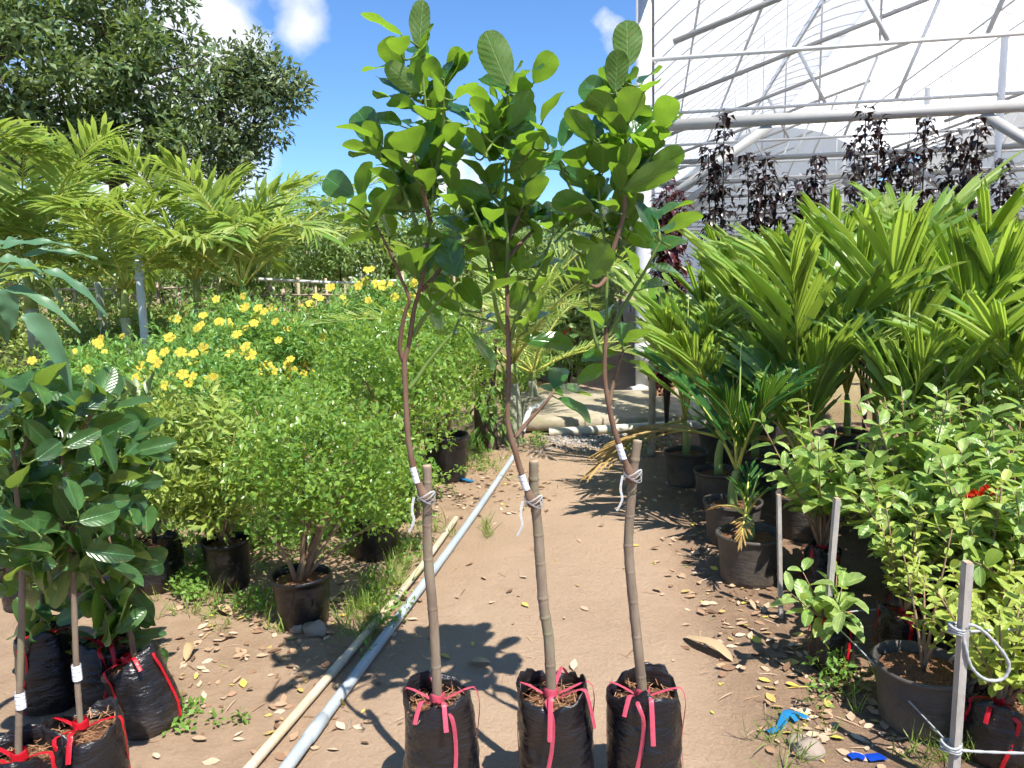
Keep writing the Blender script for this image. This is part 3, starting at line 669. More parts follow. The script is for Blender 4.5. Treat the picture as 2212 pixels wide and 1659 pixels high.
def growbag(rt, c, rad, h, ribbon, seed, variant=0, tilt=0, stem=None, mat='bag', tie=True):
    r = random.Random(seed * 13 + 5); Mx = Matrix.Translation(c) @ Matrix.Rotation(tilt, 4, 'Y') @ Matrix.Translation(-c)
    prof = [(rad * .90, 0), (rad * 1.0, .02), (rad * 1.04, h * .25), (rad * 1.03, h * .5), (rad * 1.01, h * .75), (rad * 1.0, h * .90), (rad * .98, h * .96), (rad * .95, h * 1.02), (rad * .92, h * 1.055), (rad * .90, h * 1.05), (rad * .895, h * .96), (rad * .88, h * .90)]
    # refine vertically for crumples
    fine = []
    for (a, z0), (b_, z1) in zip(prof[:-1], prof[1:]):
        k = 4 if z1 - z0 > .04 else 1
        for j in range(k): fine.append((a + (b_ - a) * j / k, z0 + (z1 - z0) * j / k))
    fine.append(prof[-1])
    def wob(a, i, rr_, z):
        x, y = math.cos(a), math.sin(a); top = max(0, (z - h * .88) / (h * .17))
        n = .016 * mnoise.noise(V(x * 1.6, y * 1.6, z * 26 + seed)) + .010 * mnoise.noise(V(x * 4, y * 4, z * 60 + seed * 3)) + .030 * mnoise.noise(V(x * 1.2 + 7, y * 1.2, z * 4 + seed))
        n *= rad / .1 * .45
        fold = top * (.012 * math.sin(3 * a + seed) + .010 * mnoise.noise(V(x * 5, y * 5, seed)))
        return rr_ + n + fold * .8, z + top * (.022 * math.sin(2 * a + seed * 2) + .02 * mnoise.noise(V(x * 3, y * 3, seed + 4)))
    b = MB().lathe(fine, c, 44, wob); b.v = [tuple(Mx @ Vector(v)) for v in b.v]
    bag = b.obj('grow_bag', M[mat], rt)
    sb = MB(); n = 22; hs = h * .92
    sb.v.append(tuple(Mx @ (c + V(0, 0, hs + .008))))
    for q in (.35, .7, .97):
        for k in range(n):
            a = 2 * math.pi * k / n; rr_ = rad * .92 * q; sb.v.append(tuple(Mx @ (c + V(rr_ * math.cos(a), rr_ * math.sin(a), hs + .010 * mnoise.noise(V(math.cos(a) * 3 * q, math.sin(a) * 3 * q, seed)) - .012 * (q > .9)))))
    sb.f = [(0, 1 + k, 1 + (k + 1) % n) for k in range(n)]
    for q in range(2): sb.f += [(1 + q * n + k, 1 + (q + 1) * n + k, 1 + (q + 1) * n + (k + 1) % n, 1 + q * n + (k + 1) % n) for k in range(n)]
    sb.obj('soil', M['soil'], bag)
    fb = MB()                                               # coir fibres on the soil
    for k in range(130):
        a, q = r.uniform(0, 6.28), rad * .88 * math.sqrt(r.random()); p = c + V(q * math.cos(a), q * math.sin(a), hs + r.uniform(.004, .016)); d = V(r.gauss(0, 1), r.gauss(0, 1), r.gauss(0, .25)).normalized() * r.uniform(.008, .02); e = d.cross(V(0, 0, 1)).normalized() * .0012
        fb.add([Mx @ v for v in (p - d - e, p - d + e, p + d + e, p + d - e)], [(0, 1, 2, 3)])
    tag(fb.obj('coir_fibre', M['coir'], bag, False), kind='stuff')
    if not tie: return bag
    ctr = c + V(0, 0, hs + .012); st = Vector((stem.x, stem.y, 0)) if stem else c; ctr = V(st.x, st.y, hs + .018)
    dirs = {0: [2.95, -1.25, .15, 1.9], 1: [-1.85, 3.0, .12, 1.3], 2: [-1.95, -.15, 2.9, 1.5]}[variant % 3]
    rb = MB()
    if ribbon == 'red': dirs = dirs[:3]
    for a in dirs:
        o = V(math.cos(a), math.sin(a), 0); pts = []; nn = []
        edge = c + o * rad * .96
        pts += [ctr + o * .022, (ctr + edge) * .5 + V(0, 0, 0)]; pts[-1].z = hs + .03; nn += [V(0, 0, 1), V(0, 0, 1)]
        pts.append(V(edge.x, edge.y, h * 1.055)); nn.append((o + V(0, 0, 1)).normalized())
        for z in (.97, .85, .65, .45, .25, .06):
            pts.append(c + o * (rad * 1.055 + .004 * math.sin(z * 9 + a)) + V(-o.y, o.x, 0) * (.018 * math.sin(z * 4 + a)) + V(0, 0, h * z)); nn.append(o)
        rb.ribbon(smoothline(pts, 2), .0115 if ribbon == 'pink' else .012, [nn[min(i // 2, len(nn) - 1)] for i in range(len(pts) * 2 - 1)])
    for k in range(3):
        rb.ribbon([ctr + V(.019 * math.cos(a), .019 * math.sin(a), .004 + k * .006 + .003 * math.sin(a * 3 + k)) for a in [2 * math.pi * j / 12 for j in range(13)]], .011, [V(math.cos(a), math.sin(a), .2) for a in [2 * math.pi * j / 12 for j in range(13)]])
    for k in range(1 if ribbon == 'red' else 2):             # loose ends
        a = r.uniform(-2.6, -.4); o = V(math.cos(a), math.sin(a), 0); p0 = ctr + o * .03
        ln = r.uniform(.06, .12)
        e1, e2, e3 = c + o * rad * .9, c + o * rad * 1.12, c + o * (rad * 1.10 + ln * .25)
        rb.ribbon(smoothline([p0, V(e1.x, e1.y, h * 1.10), V(e2.x, e2.y, h * 1.05), V(e3.x, e3.y, h * 1.0 - ln * r.uniform(.1, .7))], 4), .013, V(o.x * .5, o.y * .5, 1))
    rb.v = [tuple(Mx @ Vector(v)) for v in rb.v]
    rb.obj('tie_ribbon', M[ribbon], rt)
    return bag

# ------------------------------------------------------------------ the three grafted saplings in front
L1 = [('A',925,440,955,0,170,'u'),('A',960,470,1000,195,50,'u'),('A',975,480,990,320,60,'u'),('A',780,310,420,110,60,'u'),('A',770,480,735,300,190,'u'),('A',790,590,600,320,200,'u'),('A',790,600,450,520,60,'t'),('A',920,800,640,545,170,'u'),('A',890,860,690,640,150,'t'),('A',790,820,595,660,90,'t'),('A',870,840,930,500,130,'u'),('A',1125,685,950,490,150,'u'),('A',1050,830,975,650,80,'t'),('A',1085,870,1070,640,90,'u'),('A',1140,700,1250,455,60,'t'),('A',1165,740,1330,410,60,'t'),('A',1160,760,1300,540,70,'t'),('A',1240,860,1430,705,80,'u'),('A',690,850,575,795,35,'t'),('A',900,935,650,860,120,'u'),('A',1010,1040,1020,880,265,'u'),('A',930,1080,830,1000,90,'u'),('A',940,1400,1010,1030,160,'t'),('A',875,1325,790,1080,310,'u'),('A',770,1090,500,960,130,'t'),('A',830,1080,690,970,90,'t'),('A',575,1215,380,940,240,'t'),('A',550,1200,210,1020,60,'u'),('A',620,1360,265,1240,80,'u'),('A',530,1340,360,1280,50,'t'),('A',820,1360,610,1280,150,'t'),('A',930,1580,610,1290,70,'u'),('A',810,1580,660,1380,160,'t'),('C',950,360,820,60,130,'t'),('C',800,200,720,40,80,'t'),('C',730,220,490,60,90,'u'),('C',430,340,480,0,130,'u'),('C',365,320,70,110,230,'t'),('C',290,375,100,345,70,'u'),('C',405,465,400,290,150,'u'),('C',490,600,695,215,110,'u'),('C',430,560,135,450,60,'u'),('C',560,670,230,700,80,'u'),('C',830,430,600,410,30,'u'),('C',540,390,450,340,60,'t'),('C',1000,275,960,60,185,'u'),('C',1130,670,810,590,90,'u'),('C',1190,470,1050,450,100,'u'),('C',1210,280,1170,20,150,'u'),('C',1240,430,1120,250,110,'u'),('A',1050,1390,1110,1100,120,'u'),('A',1250,1290,1210,1050,180,'u'),('A',1345,1045,1170,850,130,'t'),('A',1240,1420,1210,1290,180,'u'),('C',1280,1010,1120,690,250,'t'),('C',930,1050,1050,730,140,'t'),('C',930,960,1100,715,60,'u'),('C',1270,1310,1060,1030,230,'t'),('C',1280,1240,1020,1020,100,'u'),('C',1460,1290,1270,1020,180,'t'),('C',890,1145,1125,1450,100,'t'),('C',1240,1500,1110,1440,70,'t'),('E',1370,120,1590,430,100,'t'),('C',870,1000,740,730,90,'u'),('C',1520,1370,1640,1290,60,'t'),('E',1690,75,1405,50,90,'t')]
L2 = [('A',1700,745,1500,270,260,'u'),('A',1730,680,1770,550,70,'t'),('A',1915,720,2100,440,185,'u'),('A',1840,655,1940,520,90,'u'),('A',1650,830,1515,645,50,'u'),('A',1610,880,1590,780,60,'t'),('A',1710,790,1880,670,160,'u'),('A',1700,1110,1880,770,170,'u'),('A',1630,1010,1690,830,90,'u'),('A',1680,1290,1890,940,220,'t'),('A',1990,1050,2140,760,90,'u'),('A',1640,1150,1390,830,120,'u'),('A',1640,1160,1670,1020,70,'u'),('A',1400,920,1470,820,60,'t'),('A',1400,1090,1350,920,110,'u'),('A',1480,1150,1440,980,90,'u'),('A',1480,1335,1310,1060,110,'u'),('A',1480,1330,1390,1180,60,'t'),('A',1540,1390,1520,1240,100,'t'),('A',1700,1390,1600,1250,80,'u'),('A',1780,1290,1960,1120,110,'u'),('A',1760,1250,1870,1150,50,'u'),('A',2040,1260,1920,1020,70,'u'),('A',2080,1290,1990,1080,90,'t'),('A',1720,1545,1990,1260,270,'u'),('A',1850,1550,1990,1300,140,'u'),('A',1550,1600,1590,1400,140,'u'),('A',1510,1590,1300,1320,80,'u'),('C',1570,340,1160,230,190,'t'),('C',1500,600,1310,430,180,'t'),('C',1550,540,1560,400,185,'u'),('C',1480,610,1360,380,60,'t'),('C',1810,420,1690,130,110,'u'),('C',1830,390,2020,130,140,'u'),('C',1850,260,1840,170,100,'t'),('C',1720,450,1730,290,120,'t'),('C',1830,530,2060,390,140,'t'),('D',695,455,760,625,190,'t'),('C',1930,620,1840,530,110,'t'),('C',2030,600,1950,520,90,'u'),('C',1665,690,1630,808,270,'t'),('C',1870,1030,1450,1110,60,'u'),('C',1760,1050,1850,1315,245,'t'),('C',1860,960,1930,760,130,'u'),('C',1910,1150,1990,950,120,'u'),('C',1935,1400,1970,1190,100,'u'),('C',1830,1470,1850,1310,130,'u'),('C',1950,1390,2070,1270,90,'t'),('D',430,1555,885,1570,150,'t'),('C',1660,1200,1630,1140,40,'t'),('C',1350,950,1570,945,70,'u'),('C',1500,840,1370,700,110,'u'),('F',715,600,770,355,185,'t'),('F',780,650,580,555,85,'t'),('F',740,605,1025,630,75,'t'),('F',740,680,1060,850,100,'t'),('C',1560,680,1530,540,80,'u'),('C',1620,670,1600,560,90,'u')]
L3 = [('B',1350,580,1340,175,240,'u'),('B',1240,790,1260,430,190,'u'),('B',1230,790,1150,610,50,'t'),('B',1310,720,1360,610,50,'t'),('B',1470,720,1560,550,110,'t'),('B',1500,790,1585,690,90,'u'),('B',1170,800,1015,715,60,'u'),('B',1260,1000,1000,810,180,'u'),('B',1350,1060,1390,740,230,'u'),('B',1340,1220,1120,960,150,'u'),('B',1370,1190,1590,900,160,'t'),('B',1620,1120,1730,790,200,'u'),('B',1630,1180,1800,970,80,'t'),('B',1600,1180,1560,1060,80,'t'),('B',1060,1220,820,930,170,'u'),('B',1090,1000,870,900,100,'u'),('B',780,1270,900,920,150,'t'),('B',1100,1210,1100,1000,130,'t'),('B',1020,1270,890,1070,100,'t'),('B',1530,1330,1440,1130,130,'u'),('B',1480,1320,1390,1200,90,'u'),('B',1280,1220,1230,1150,110,'u'),('B',960,1450,870,1220,260,'u'),('B',1130,1500,1130,1210,275,'u'),('B',1340,1520,1370,1230,190,'u'),('B',1270,1650,1250,1370,140,'u'),('B',1310,1650,1760,1420,200,'u'),('B',1400,1520,1520,1450,60,'t'),('B',1030,1640,780,1420,180,'t'),('B',1010,1520,990,1380,100,'u'),('D',1100,430,1120,160,160,'t'),('D',1060,430,690,330,190,'u'),('D',990,430,800,400,80,'u'),('D',1240,450,1080,330,90,'u'),('D',1575,690,1460,300,120,'t'),('D',1600,520,1530,370,130,'t'),('D',1610,500,1880,310,80,'t'),('D',1660,640,1970,410,130,'u'),('D',1600,620,1690,530,60,'u'),('D',1570,800,1840,640,130,'t'),('D',1530,930,1800,970,80,'t'),('D',1460,1120,1750,1030,100,'t'),('D',1410,990,1340,740,80,'u'),('D',1000,1040,1180,730,225,'u'),('D',1000,1100,880,890,130,'u'),('D',990,900,890,710,80,'t'),('D',890,1060,790,960,50,'u'),('D',1090,740,850,560,60,'t'),('D',1140,630,1345,700,60,'t'),('D',1250,580,1530,630,70,'t'),('D',1210,620,1080,590,70,'t'),('D',720,720,860,620,50,'t'),('D',990,560,870,550,30,'t'),('D',1130,1460,1140,1220,150,'t'),('D',1110,1430,930,1270,70,'u'),('D',1310,1620,1330,1370,180,'t'),('D',1310,1600,1550,1450,90,'u'),('F',1250,290,940,320,120,'t'),('F',1220,400,890,530,130,'t'),('F',1360,360,1660,470,70,'u')]
grafted('grafted_sapling', 'tall grafted sapling in black bag with pink ribbon, beside the grey blue pipe', 2.0, (-.222, 2.0, .100, .335), [(945,1505),(936,1335),(925,1207),(923,1110),(924,1057),(922,1006)],
    [(921,1080),(909,1056),(894,1014),(886,974),(881,941),(878,891),(876,846),(874,786),(883,744),(891,691),(897,658),(909,616),(920,546),(927,506),(931,458),(936,416),(934,360),(926,290),(918,215),(911,150),(908,105)],
    [[(872,782),(864,754),(868,710),(877,670),(884,646),(864,596),(849,558),(830,520),(812,486)],[(914,530),(899,483),(886,446),(869,408),(836,342),(819,307)],[(883,841),(899,821),(924,784),(961,739),(982,714),(999,668)],[(910,628),(935,603),(950,583),(990,545),(1020,512),(1030,490)],[(935,400),(950,330),(958,260),(958,172)],[(894,725),(910,695),(924,676),(960,640),(990,610)],[(930,480),(915,420),(893,335)]],
    L1, 'jack', .5, 112, 'pink', seed=11, fill=52, fsp=30, fillmax=610, rr=(.0145, .0088), tie_variant=0, tagpos=7)
grafted('grafted_sapling', 'middle of the three tall grafted saplings, black bag with pink ribbon', 2.0, (.100, 2.0, .100, .345), [(1190,1475),(1185,1377),(1175,1313),(1168,1228),(1162,1143),(1155,1078),(1153,1040),(1153,996)],
    [(1152,1092),(1142,1066),(1136,1048),(1124,1014),(1114,979),(1101,934),(1096,896),(1098,841),(1099,784),(1098,741),(1096,691),(1096,658),(1095,571),(1096,521),(1091,446),(1094,371),(1091,307),(1095,270),(1094,200),(1103,172)],
    [[(1113,946),(1136,916),(1161,889),(1190,855),(1196,842)],[(1103,735),(1115,690),(1135,650),(1158,600),(1178,550),(1196,503)],[(1094,720),(1078,690),(1069,650),(1058,580),(1047,510),(1035,478),(1020,445)],[(1094,525),(1110,490),(1125,455),(1130,440)],[(1091,450),(1070,432),(1060,420)],[(1094,300),(1080,290),(1050,330)],[(1094,560),(1130,520),(1150,500)],[(1096,680),(1130,690),(1140,715)],[(1093,370),(1120,360),(1150,320)]],
    L2, 'jack', .5, 112, 'pink', seed=23, fill=52, fsp=30, fillmax=600, rr=(.0155, .0092), tie_variant=1, tagpos=9)
grafted('grafted_sapling', 'tall grafted sapling with forked stub, black bag with pink ribbon, nearest the palms', 2.0, (.352, 2.0, .100, .335), [(1388,1500),(1378,1399),(1369,1313),(1359,1207),(1358,1155),(1365,1057),(1370,1000),(1377,952)],
    [(1365,1040),(1356,1010),(1347,989),(1337,959),(1327,929),(1317,886),(1310,846),(1306,804),(1307,754),(1310,716),(1310,646),(1311,583),(1306,521),(1297,458),(1294,390),(1300,340)],
    [[(1316,876),(1322,841),(1335,796),(1347,756)],[(1312,728),(1330,698),(1347,663),(1367,628),(1390,591),(1410,553),(1425,521)],[(1306,765),(1290,744),(1277,691),(1272,646),(1270,616)],[(1308,590),(1334,508),(1345,471),(1350,428),(1352,340),(1348,265),(1335,212),(1341,172)],[(1350,410),(1378,372),(1400,345),(1420,300)],[(1297,470),(1270,450),(1230,400),(1200,330)],[(1311,600),(1290,620),(1268,610)],[(1350,330),(1330,300),(1290,310)]],
    L3, 'jack', .5, 112, 'pink', seed=37, fill=46, fsp=30, fillmax=560, rr=(.0145, .0088), tie_variant=2, tagpos=10)

# ------------------------------------------------------------------ foliage masses and palms
TPL = {'leaf': (np.array([(0, 0, 0), (-.5, .5, .1), (.5, .5, .1), (0, .5, 0), (0, 1, -.1)], np.float32), np.array([(0, 2, 3), (0, 3, 1), (3, 2, 4), (3, 4, 1)])),
       'curl': (np.array([(0, 0, 0), (-.5, .45, .12), (.5, .45, .12), (0, .45, .02), (0, 1, -.45)], np.float32), np.array([(0, 2, 3), (0, 3, 1), (3, 2, 4), (3, 4, 1)])),
       'blade': (np.array([(0, 0, 0), (-.5, .3, -.01), (.5, .3, -.01), (-.42, .66, -.12), (.42, .66, -.12), (0, 1, -.34)], np.float32), np.array([(0, 2, 1), (1, 2, 4), (1, 4, 3), (3, 4, 5)])),
       'straight': (np.array([(0, 0, 0), (-.5, .3, 0), (.5, .3, 0), (-.42, .7, -.03), (.42, .7, -.03), (0, 1, -.1)], np.float32), np.array([(0, 2, 1), (1, 2, 4), (1, 4, 3), (3, 4, 5)]))}
def unit(a): return a / np.maximum(1e-6, np.linalg.norm(a, axis=1, keepdims=True))
def foliage(name, mat, pos, ax, nrm, ln, wd, parent=None, tpl='leaf', kind='stuff'):
    tv, tf = TPL[tpl]; pos = np.asarray(pos, float); a = unit(np.asarray(ax, float)); n = np.asarray(nrm, float)
    n = unit(n - a * np.sum(n * a, 1, keepdims=True)); x = np.cross(a, n); k = len(tv); ln = np.broadcast_to(ln, (len(pos),)); wd = np.broadcast_to(wd, (len(pos),))
    vs = pos[:, None, :] + tv[None, :, 0, None] * (x * wd[:, None])[:, None, :] + tv[None, :, 1, None] * (a * ln[:, None])[:, None, :] + tv[None, :, 2, None] * (n * ln[:, None])[:, None, :]
    fs = tf[None] + (np.arange(len(pos)) * k)[:, None, None]
    o = put(name, npmesh(name, vs.reshape(-1, 3), fs.reshape(-1, 3), mat), parent)
    if kind: o['kind'] = kind
    return o
def clump_leaves(rs, centers, rc, nper, up=.5, flat=.75):
    C = np.repeat(np.asarray(centers, float), nper, 0); n = len(C)
    d = unit(rs.normal(size=(n, 3))); rr = (rc if not hasattr(rc, '__len__') else 1.0) * (.35 + .65 * rs.random(n) ** .6)
    if hasattr(rc, '__len__'): rr = np.repeat(rc, nper) * (.35 + .65 * rs.random(n) ** .6)
    pos = C + d * rr[:, None] * np.array([1, 1, flat]); ax = d + .7 * rs.normal(size=(n, 3)) + np.array([0, 0, up]) * .3
    nr = d * .6 + np.array([0, 0, 1.0]) * up * 1.6 + .5 * rs.normal(size=(n, 3))
    return pos, ax, nr
def ell_points(rs, n, c, r, shell=.55, zmin=None):
    d = unit(rs.normal(size=(n, 3))); q = shell + (1 - shell) * rs.random(n) ** .7; q = q * np.where(rs.random(n) < .13, rs.uniform(1.1, 1.4, n), 1)
    return np.asarray(c) + d * q[:, None] * np.asarray(r)
def pot(rt, c, r, h, mat='pot', soil='soil', name='pot', taper=.86):
    c = Vector(c); pr = [(r * taper * .96, 0), (r * taper, .01)]
    for i in range(1, 9):
        z = h * i / 9; pr.append((r * (taper + (1 - taper) * i / 9) + (.002 if i % 2 else -.001), z))
    pr += [(r, h * .92), (r * 1.05, h * .93), (r * 1.06, h), (r * 1.0, h * 1.005), (r * .97, h * .96), (r * .93, h * .84)]
    sd = c.x * 7 + c.y * 3
    p = MB().lathe(pr, c, 32, lambda a, i, q, z: (q * (1 + .018 * math.sin(2 * a + sd) + .008 * math.sin(3 * a + sd * 2) + .006 * mnoise.noise(V(math.cos(a) * 2, math.sin(a) * 2, z * 12 + sd))), z + .004 * math.sin(2 * a + sd))).obj(name, M[mat], rt)
    b = MB(); n = 20; b.v.append(tuple(c + V(0, 0, h * .87)))
    for q in (.45, .95):
        for k in range(n): a = 2 * math.pi * k / n; b.v.append(tuple(c + V(r * .96 * q * math.cos(a), r * .96 * q * math.sin(a), h * .86 + .008 * mnoise.noise(V(math.cos(a) * 4 * q, math.sin(a) * 4 * q, sd)))))
    b.f = [(0, 1 + k, 1 + (k + 1) % n) for k in range(n)] + [(1 + k, 1 + n + k, 1 + n + (k + 1) % n, 1 + (k + 1) % n) for k in range(n)]
    b.obj('soil', M[soil], p); return p
def stems(rt, base, targets, r0, mat, rs, z0=0, n=6):
    base = (base[0], base[1], z0)
    for tg in targets:
        tg = Vector(tg); md_ = Vector(base) * .45 + tg * .55; md_ += V(rs.normal() * .05, rs.normal() * .05, .02); md_.x = base[0] * .6 + tg.x * .4; md_.y = base[1] * .6 + tg.y * .4
        pts = bez(V(base[0] + rs.normal() * .012, base[1] + rs.normal() * .012, z0), md_, tg, n)
        MB().tube(pts, [r0 * (1 - .75 * i / (n - 1)) for i in range(n)], 7).obj('stem', M[mat], rt)
def shrub(name, label, base, crown, rad, ncl, nper, ll, lw, mat, stemmat='stem', nst=6, rst=.011, pt=None, cat='shrub', group=None, seed=1, rc=.13, up=.5, shell=.55, tpl='leaf', zs=None):
    rs = np.random.default_rng(seed); rt = root(name, (base[0], base[1], 0), label, cat, group)
    if pt: pot(rt, (base[0], base[1], -.005), pt[0], pt[1], pt[2])
    cs = ell_points(rs, ncl, crown, rad, shell); cs = cs[cs[:, 2] > .10]
    pos, ax, nr = clump_leaves(rs, cs, rc, nper, up); k = pos[:, 2] > .03; pos, ax, nr = pos[k], ax[k], nr[k]
    cen = np.asarray(crown)                                    # stray shoots standing out of the mass
    for k in range(max(8, ncl // 7)):
        c0 = cs[rs.integers(len(cs))]; d = c0 - cen; d = d / (np.linalg.norm(d) + 1e-6) + np.array([0, 0, .6]) + rs.normal(size=3) * .3; d /= np.linalg.norm(d); m_ = 14
        tt = np.linspace(.2, 1, m_)[:, None] * rs.uniform(.10, .24) * (1 + max(rad))
        sd = unit(rs.normal(size=(m_, 3))); pos = np.concatenate([pos, c0 + d * tt]); ax = np.concatenate([ax, d * .7 + sd]); nr = np.concatenate([nr, sd * .3 + np.array([0, 0, 1.])])
    n = len(pos); s_ = rs.uniform(.6, 1.35, n)
    foliage('foliage', M[mat], pos, ax, nr, ll * s_, lw * s_, rt, tpl)
    idx = rs.choice(len(cs), min(nst, len(cs)), replace=False)
    stems(rt, base, cs[idx], rst, stemmat, rs, (pt[1] * .85 if pt else 0))
    return rt, cs
# -------- allamanda flower
def flower_mesh():
    b = MB(); n = 5
    for k in range(n):
        a = 2 * math.pi * k / n; ca, sa = math.cos(a), math.sin(a)
        pl = [(.0, 0, 0), (.30, -.20, .12), (.30, .20, .12), (.72, -.46, .20), (.72, .44, .22), (1.0, -.22, .14), (1.0, .26, .12), (.6, 0, .16)]
        b.add([(x * ca - y * sa, x * sa + y * ca, z) for x, y, z in pl], [(0, 2, 1), (1, 2, 7), (1, 7, 3), (2, 4, 7), (3, 7, 5), (7, 4, 6), (7, 6, 5)])
    b.tube([(0, 0, -.9), (0, 0, -.35), (0, 0, .10)], [.06, .12, .26], 7, cap=False)
    return b.mesh('flower', M['petal'])
FLOWER = flower_mesh()
CORE = MB().tube([(0, 0, .03), (0, 0, .09)], [.16, .02], 7).mesh('throat', M['core'])
def flower(rt, p, size, face, rnd):
    f = face.normalized(); q = f.to_track_quat('Z', 'Y').to_matrix().to_4x4() @ Matrix.Rotation(rnd.uniform(0, 6.28), 4, 'Z')
    mw = Matrix.Translation(p) @ q @ Matrix.Scale(size, 4)
    o = put('flower', FLOWER, rt, mw); put('throat', CORE, o)

# ------------------------------------------------------------------ big trees behind, on the left
def bigtree(label, base, lobes, mat, seed, ll, nper, trunk_r, cl=1.0, group='tall trees behind the palms', rc=.62):
    rs = np.random.default_rng(seed); rt = root('tree', base, label, 'tree', group); bx, by = base[0], base[1]
    tr = MB(); zt = max(l[0][2] for l in lobes)
    tp = [V(bx, by, -.1), V(bx + .1, by, 2), V(bx - .05, by + .1, 4), V(bx + .15, by, 6), V(bx + .1, by, zt)]
    sp = smoothline(tp, 4); tr.tube(sp, [trunk_r * (1 - .8 * i / len(sp)) for i in range(len(sp))], 10).obj('trunk', M['bark'], rt)
    P_, A_, N_ = [], [], []
    allc = []
    for (c, r, ncl) in lobes:
        ncl = max(5, int(ncl * .72)); cs = ell_points(rs, ncl, c, r, .45); allc.append(cs)
        pos, ax, nr = clump_leaves(rs, cs, rc * rs.uniform(.6, 1.2, len(cs)), nper, .55, .62); P_.append(pos); A_.append(ax); N_.append(nr)
        mid = Vector(c); st = sp[min(range(len(sp)), key=lambda i: abs(sp[i].z - (mid.z - (mid - sp[i]).to_2d().length * .6)))]
        MB().tube(bez(st, st.lerp(mid, .5) + V(0, 0, -.2), mid, 7), [trunk_r * .42 * (1 - .7 * i / 6) for i in range(7)], 7).obj('limb', M['bark'], rt)
        for j in range(4):
            e = Vector(cs[j % len(cs)]); s0 = st.lerp(mid, .6); MB().tube(bez(s0, s0.lerp(e, .5) + V(0, 0, .15), e, 5), [trunk_r * .16 * (1 - .7 * i / 4) for i in range(5)], 5).obj('limb', M['bark'], rt)
    pos, ax, nr = map(np.concatenate, (P_, A_, N_)); s_ = rs.uniform(.7, 1.3, len(pos))
    foliage('crown', M[mat], pos, ax, nr, ll * s_, ll * .42 * s_, rt)
    return rt
def pv(x, y, Y): q = at(x, y, Y); return (q.x, q.y, q.z)
bigtree('tall dark green tree, trunk showing below its crown above the palms', (at(238, 300, 20).x, 20, 0),
    [(pv(240,300,20), (1.6,1.5,1.0), 30), (pv(170,200,19.6), (1.5,1.5,1.0), 26), (pv(330,150,20), (1.5,1.5,1.1), 28), (pv(350,290,20), (1.2,1.3,.9), 22), (pv(215,80,20), (1.6,1.5,1.2), 28), (pv(320,40,20.5), (1.1,1.4,1.0), 20), (pv(130,330,19.6), (1.0,1.1,.7), 14), (pv(120,20,20), (1.6,1.5,1.4), 24), (pv(240,-80,20), (2.0,1.8,1.6), 20), (pv(310,350,20), (1.2,1.2,.45), 14)], 'treeleaf', 101, .22, 75, .22)
bigtree('grey green tree with open rounded crown, farthest from the left picture edge', (at(470, 300, 22).x, 22, 0),
    [(pv(480,150,22), (1.0,1.1,.8), 18), (pv(560,170,22), (.9,1.0,.8), 15), (pv(590,240,22), (.8,1.0,.8), 14), (pv(510,250,22), (1.1,1.2,.9), 18), (pv(440,310,22), (1.2,1.2,.7), 18), (pv(530,320,22), (.8,1.0,.45), 10), (pv(425,215,22.4), (.9,1.0,.9), 16), (pv(470,370,22), (1.2,1.2,.5), 14), (pv(605,190,22), (.45,.6,.5), 6), (pv(545,125,22), (.5,.5,.4), 6)], 'treeleaf_grey', 102, .22, 70, .16, rc=.62)
bigtree('very dark tall tree cut off by the left picture edge', (at(-30, 300, 18).x, 18, 0),
    [(pv(0,130,18), (1.8,1.6,1.7), 34), (pv(70,90,18.3), (1.0,1.4,1.3), 18), (pv(20,270,18), (1.3,1.4,1.2), 24), (pv(-40,0,18), (2.2,1.6,1.6), 24), (pv(110,220,18.6), (.8,1.0,1.0), 12), (pv(-120,200,18), (1.5,1.4,2), 14), (pv(80,330,18), (.9,1.0,.5), 10)], 'treeleaf', 103, .21, 75, .25)

# ------------------------------------------------------------------ saplings, hedges and fence in the middle distance
def sapling(x, y, h, w, seed, mat='sapleaf', ll=.12, n=26, per=60, label=None, z0=.35, rc=.26, group='rows of saplings beyond the flower bushes'):
    rs = np.random.default_rng(seed); rt = root('nursery_sapling', (x, y, 0), label or 'slender leafy nursery sapling in the rows beyond the flower bushes', 'sapling', group)
    MB().tube(smoothline([V(x, y, -.05), V(x + rs.normal() * .05, y, h * .4), V(x + rs.normal() * .06, y, h * .75)], 3), [.03, .028, .026, .024, .022, .018, .012], 6).obj('trunk', M['darkstem'] if seed % 2 else M['bamboo'], rt)
    cs = ell_points(rs, n, (x, y, h * (1 + z0) / 2), (w, w, h * (1 - z0) / 2), .3)
    pos, ax, nr = clump_leaves(rs, cs, rc, per, .35, .9); ax[:, 2] -= .4
    s_ = rs.uniform(.7, 1.3, len(pos)); foliage('crown', M[mat], pos, ax, nr, ll * s_, ll * .42 * s_, rt)
sp_rows = []
for i in range(15): sp_rows.append((at(560 + i * 56 + RNG.uniform(-14, 14), 560, 15.5 + RNG.uniform(-.7, .7)), RNG.uniform(2.7, 3.15)))
for i in range(9): sp_rows.append((at(300 + i * 100 + RNG.uniform(-20, 20), 560, 18.5 + RNG.uniform(-1, 1)), RNG.uniform(2.8, 3.3)))
for i in range(6): sp_rows.append((at(80 + i * 85 + RNG.uniform(-20, 20), 560, 15.5 + RNG.uniform(-1, 1)), RNG.uniform(2.2, 2.6)))
for k, (q, h) in enumerate(sp_rows): sapling(q.x, q.y, h, RNG.uniform(.55, .8), 200 + k, z0=.42, n=24, per=55, label=('slender leafy sapling in the front row beyond the white rail' if k < 15 else 'taller sapling in the rear row beyond the white rail' if k < 24 else 'low sapling in the row behind the left palms'), group=('front row of saplings beyond the white rail' if k < 15 else 'rear row of saplings beyond the white rail' if k < 24 else 'saplings behind the left palms'))
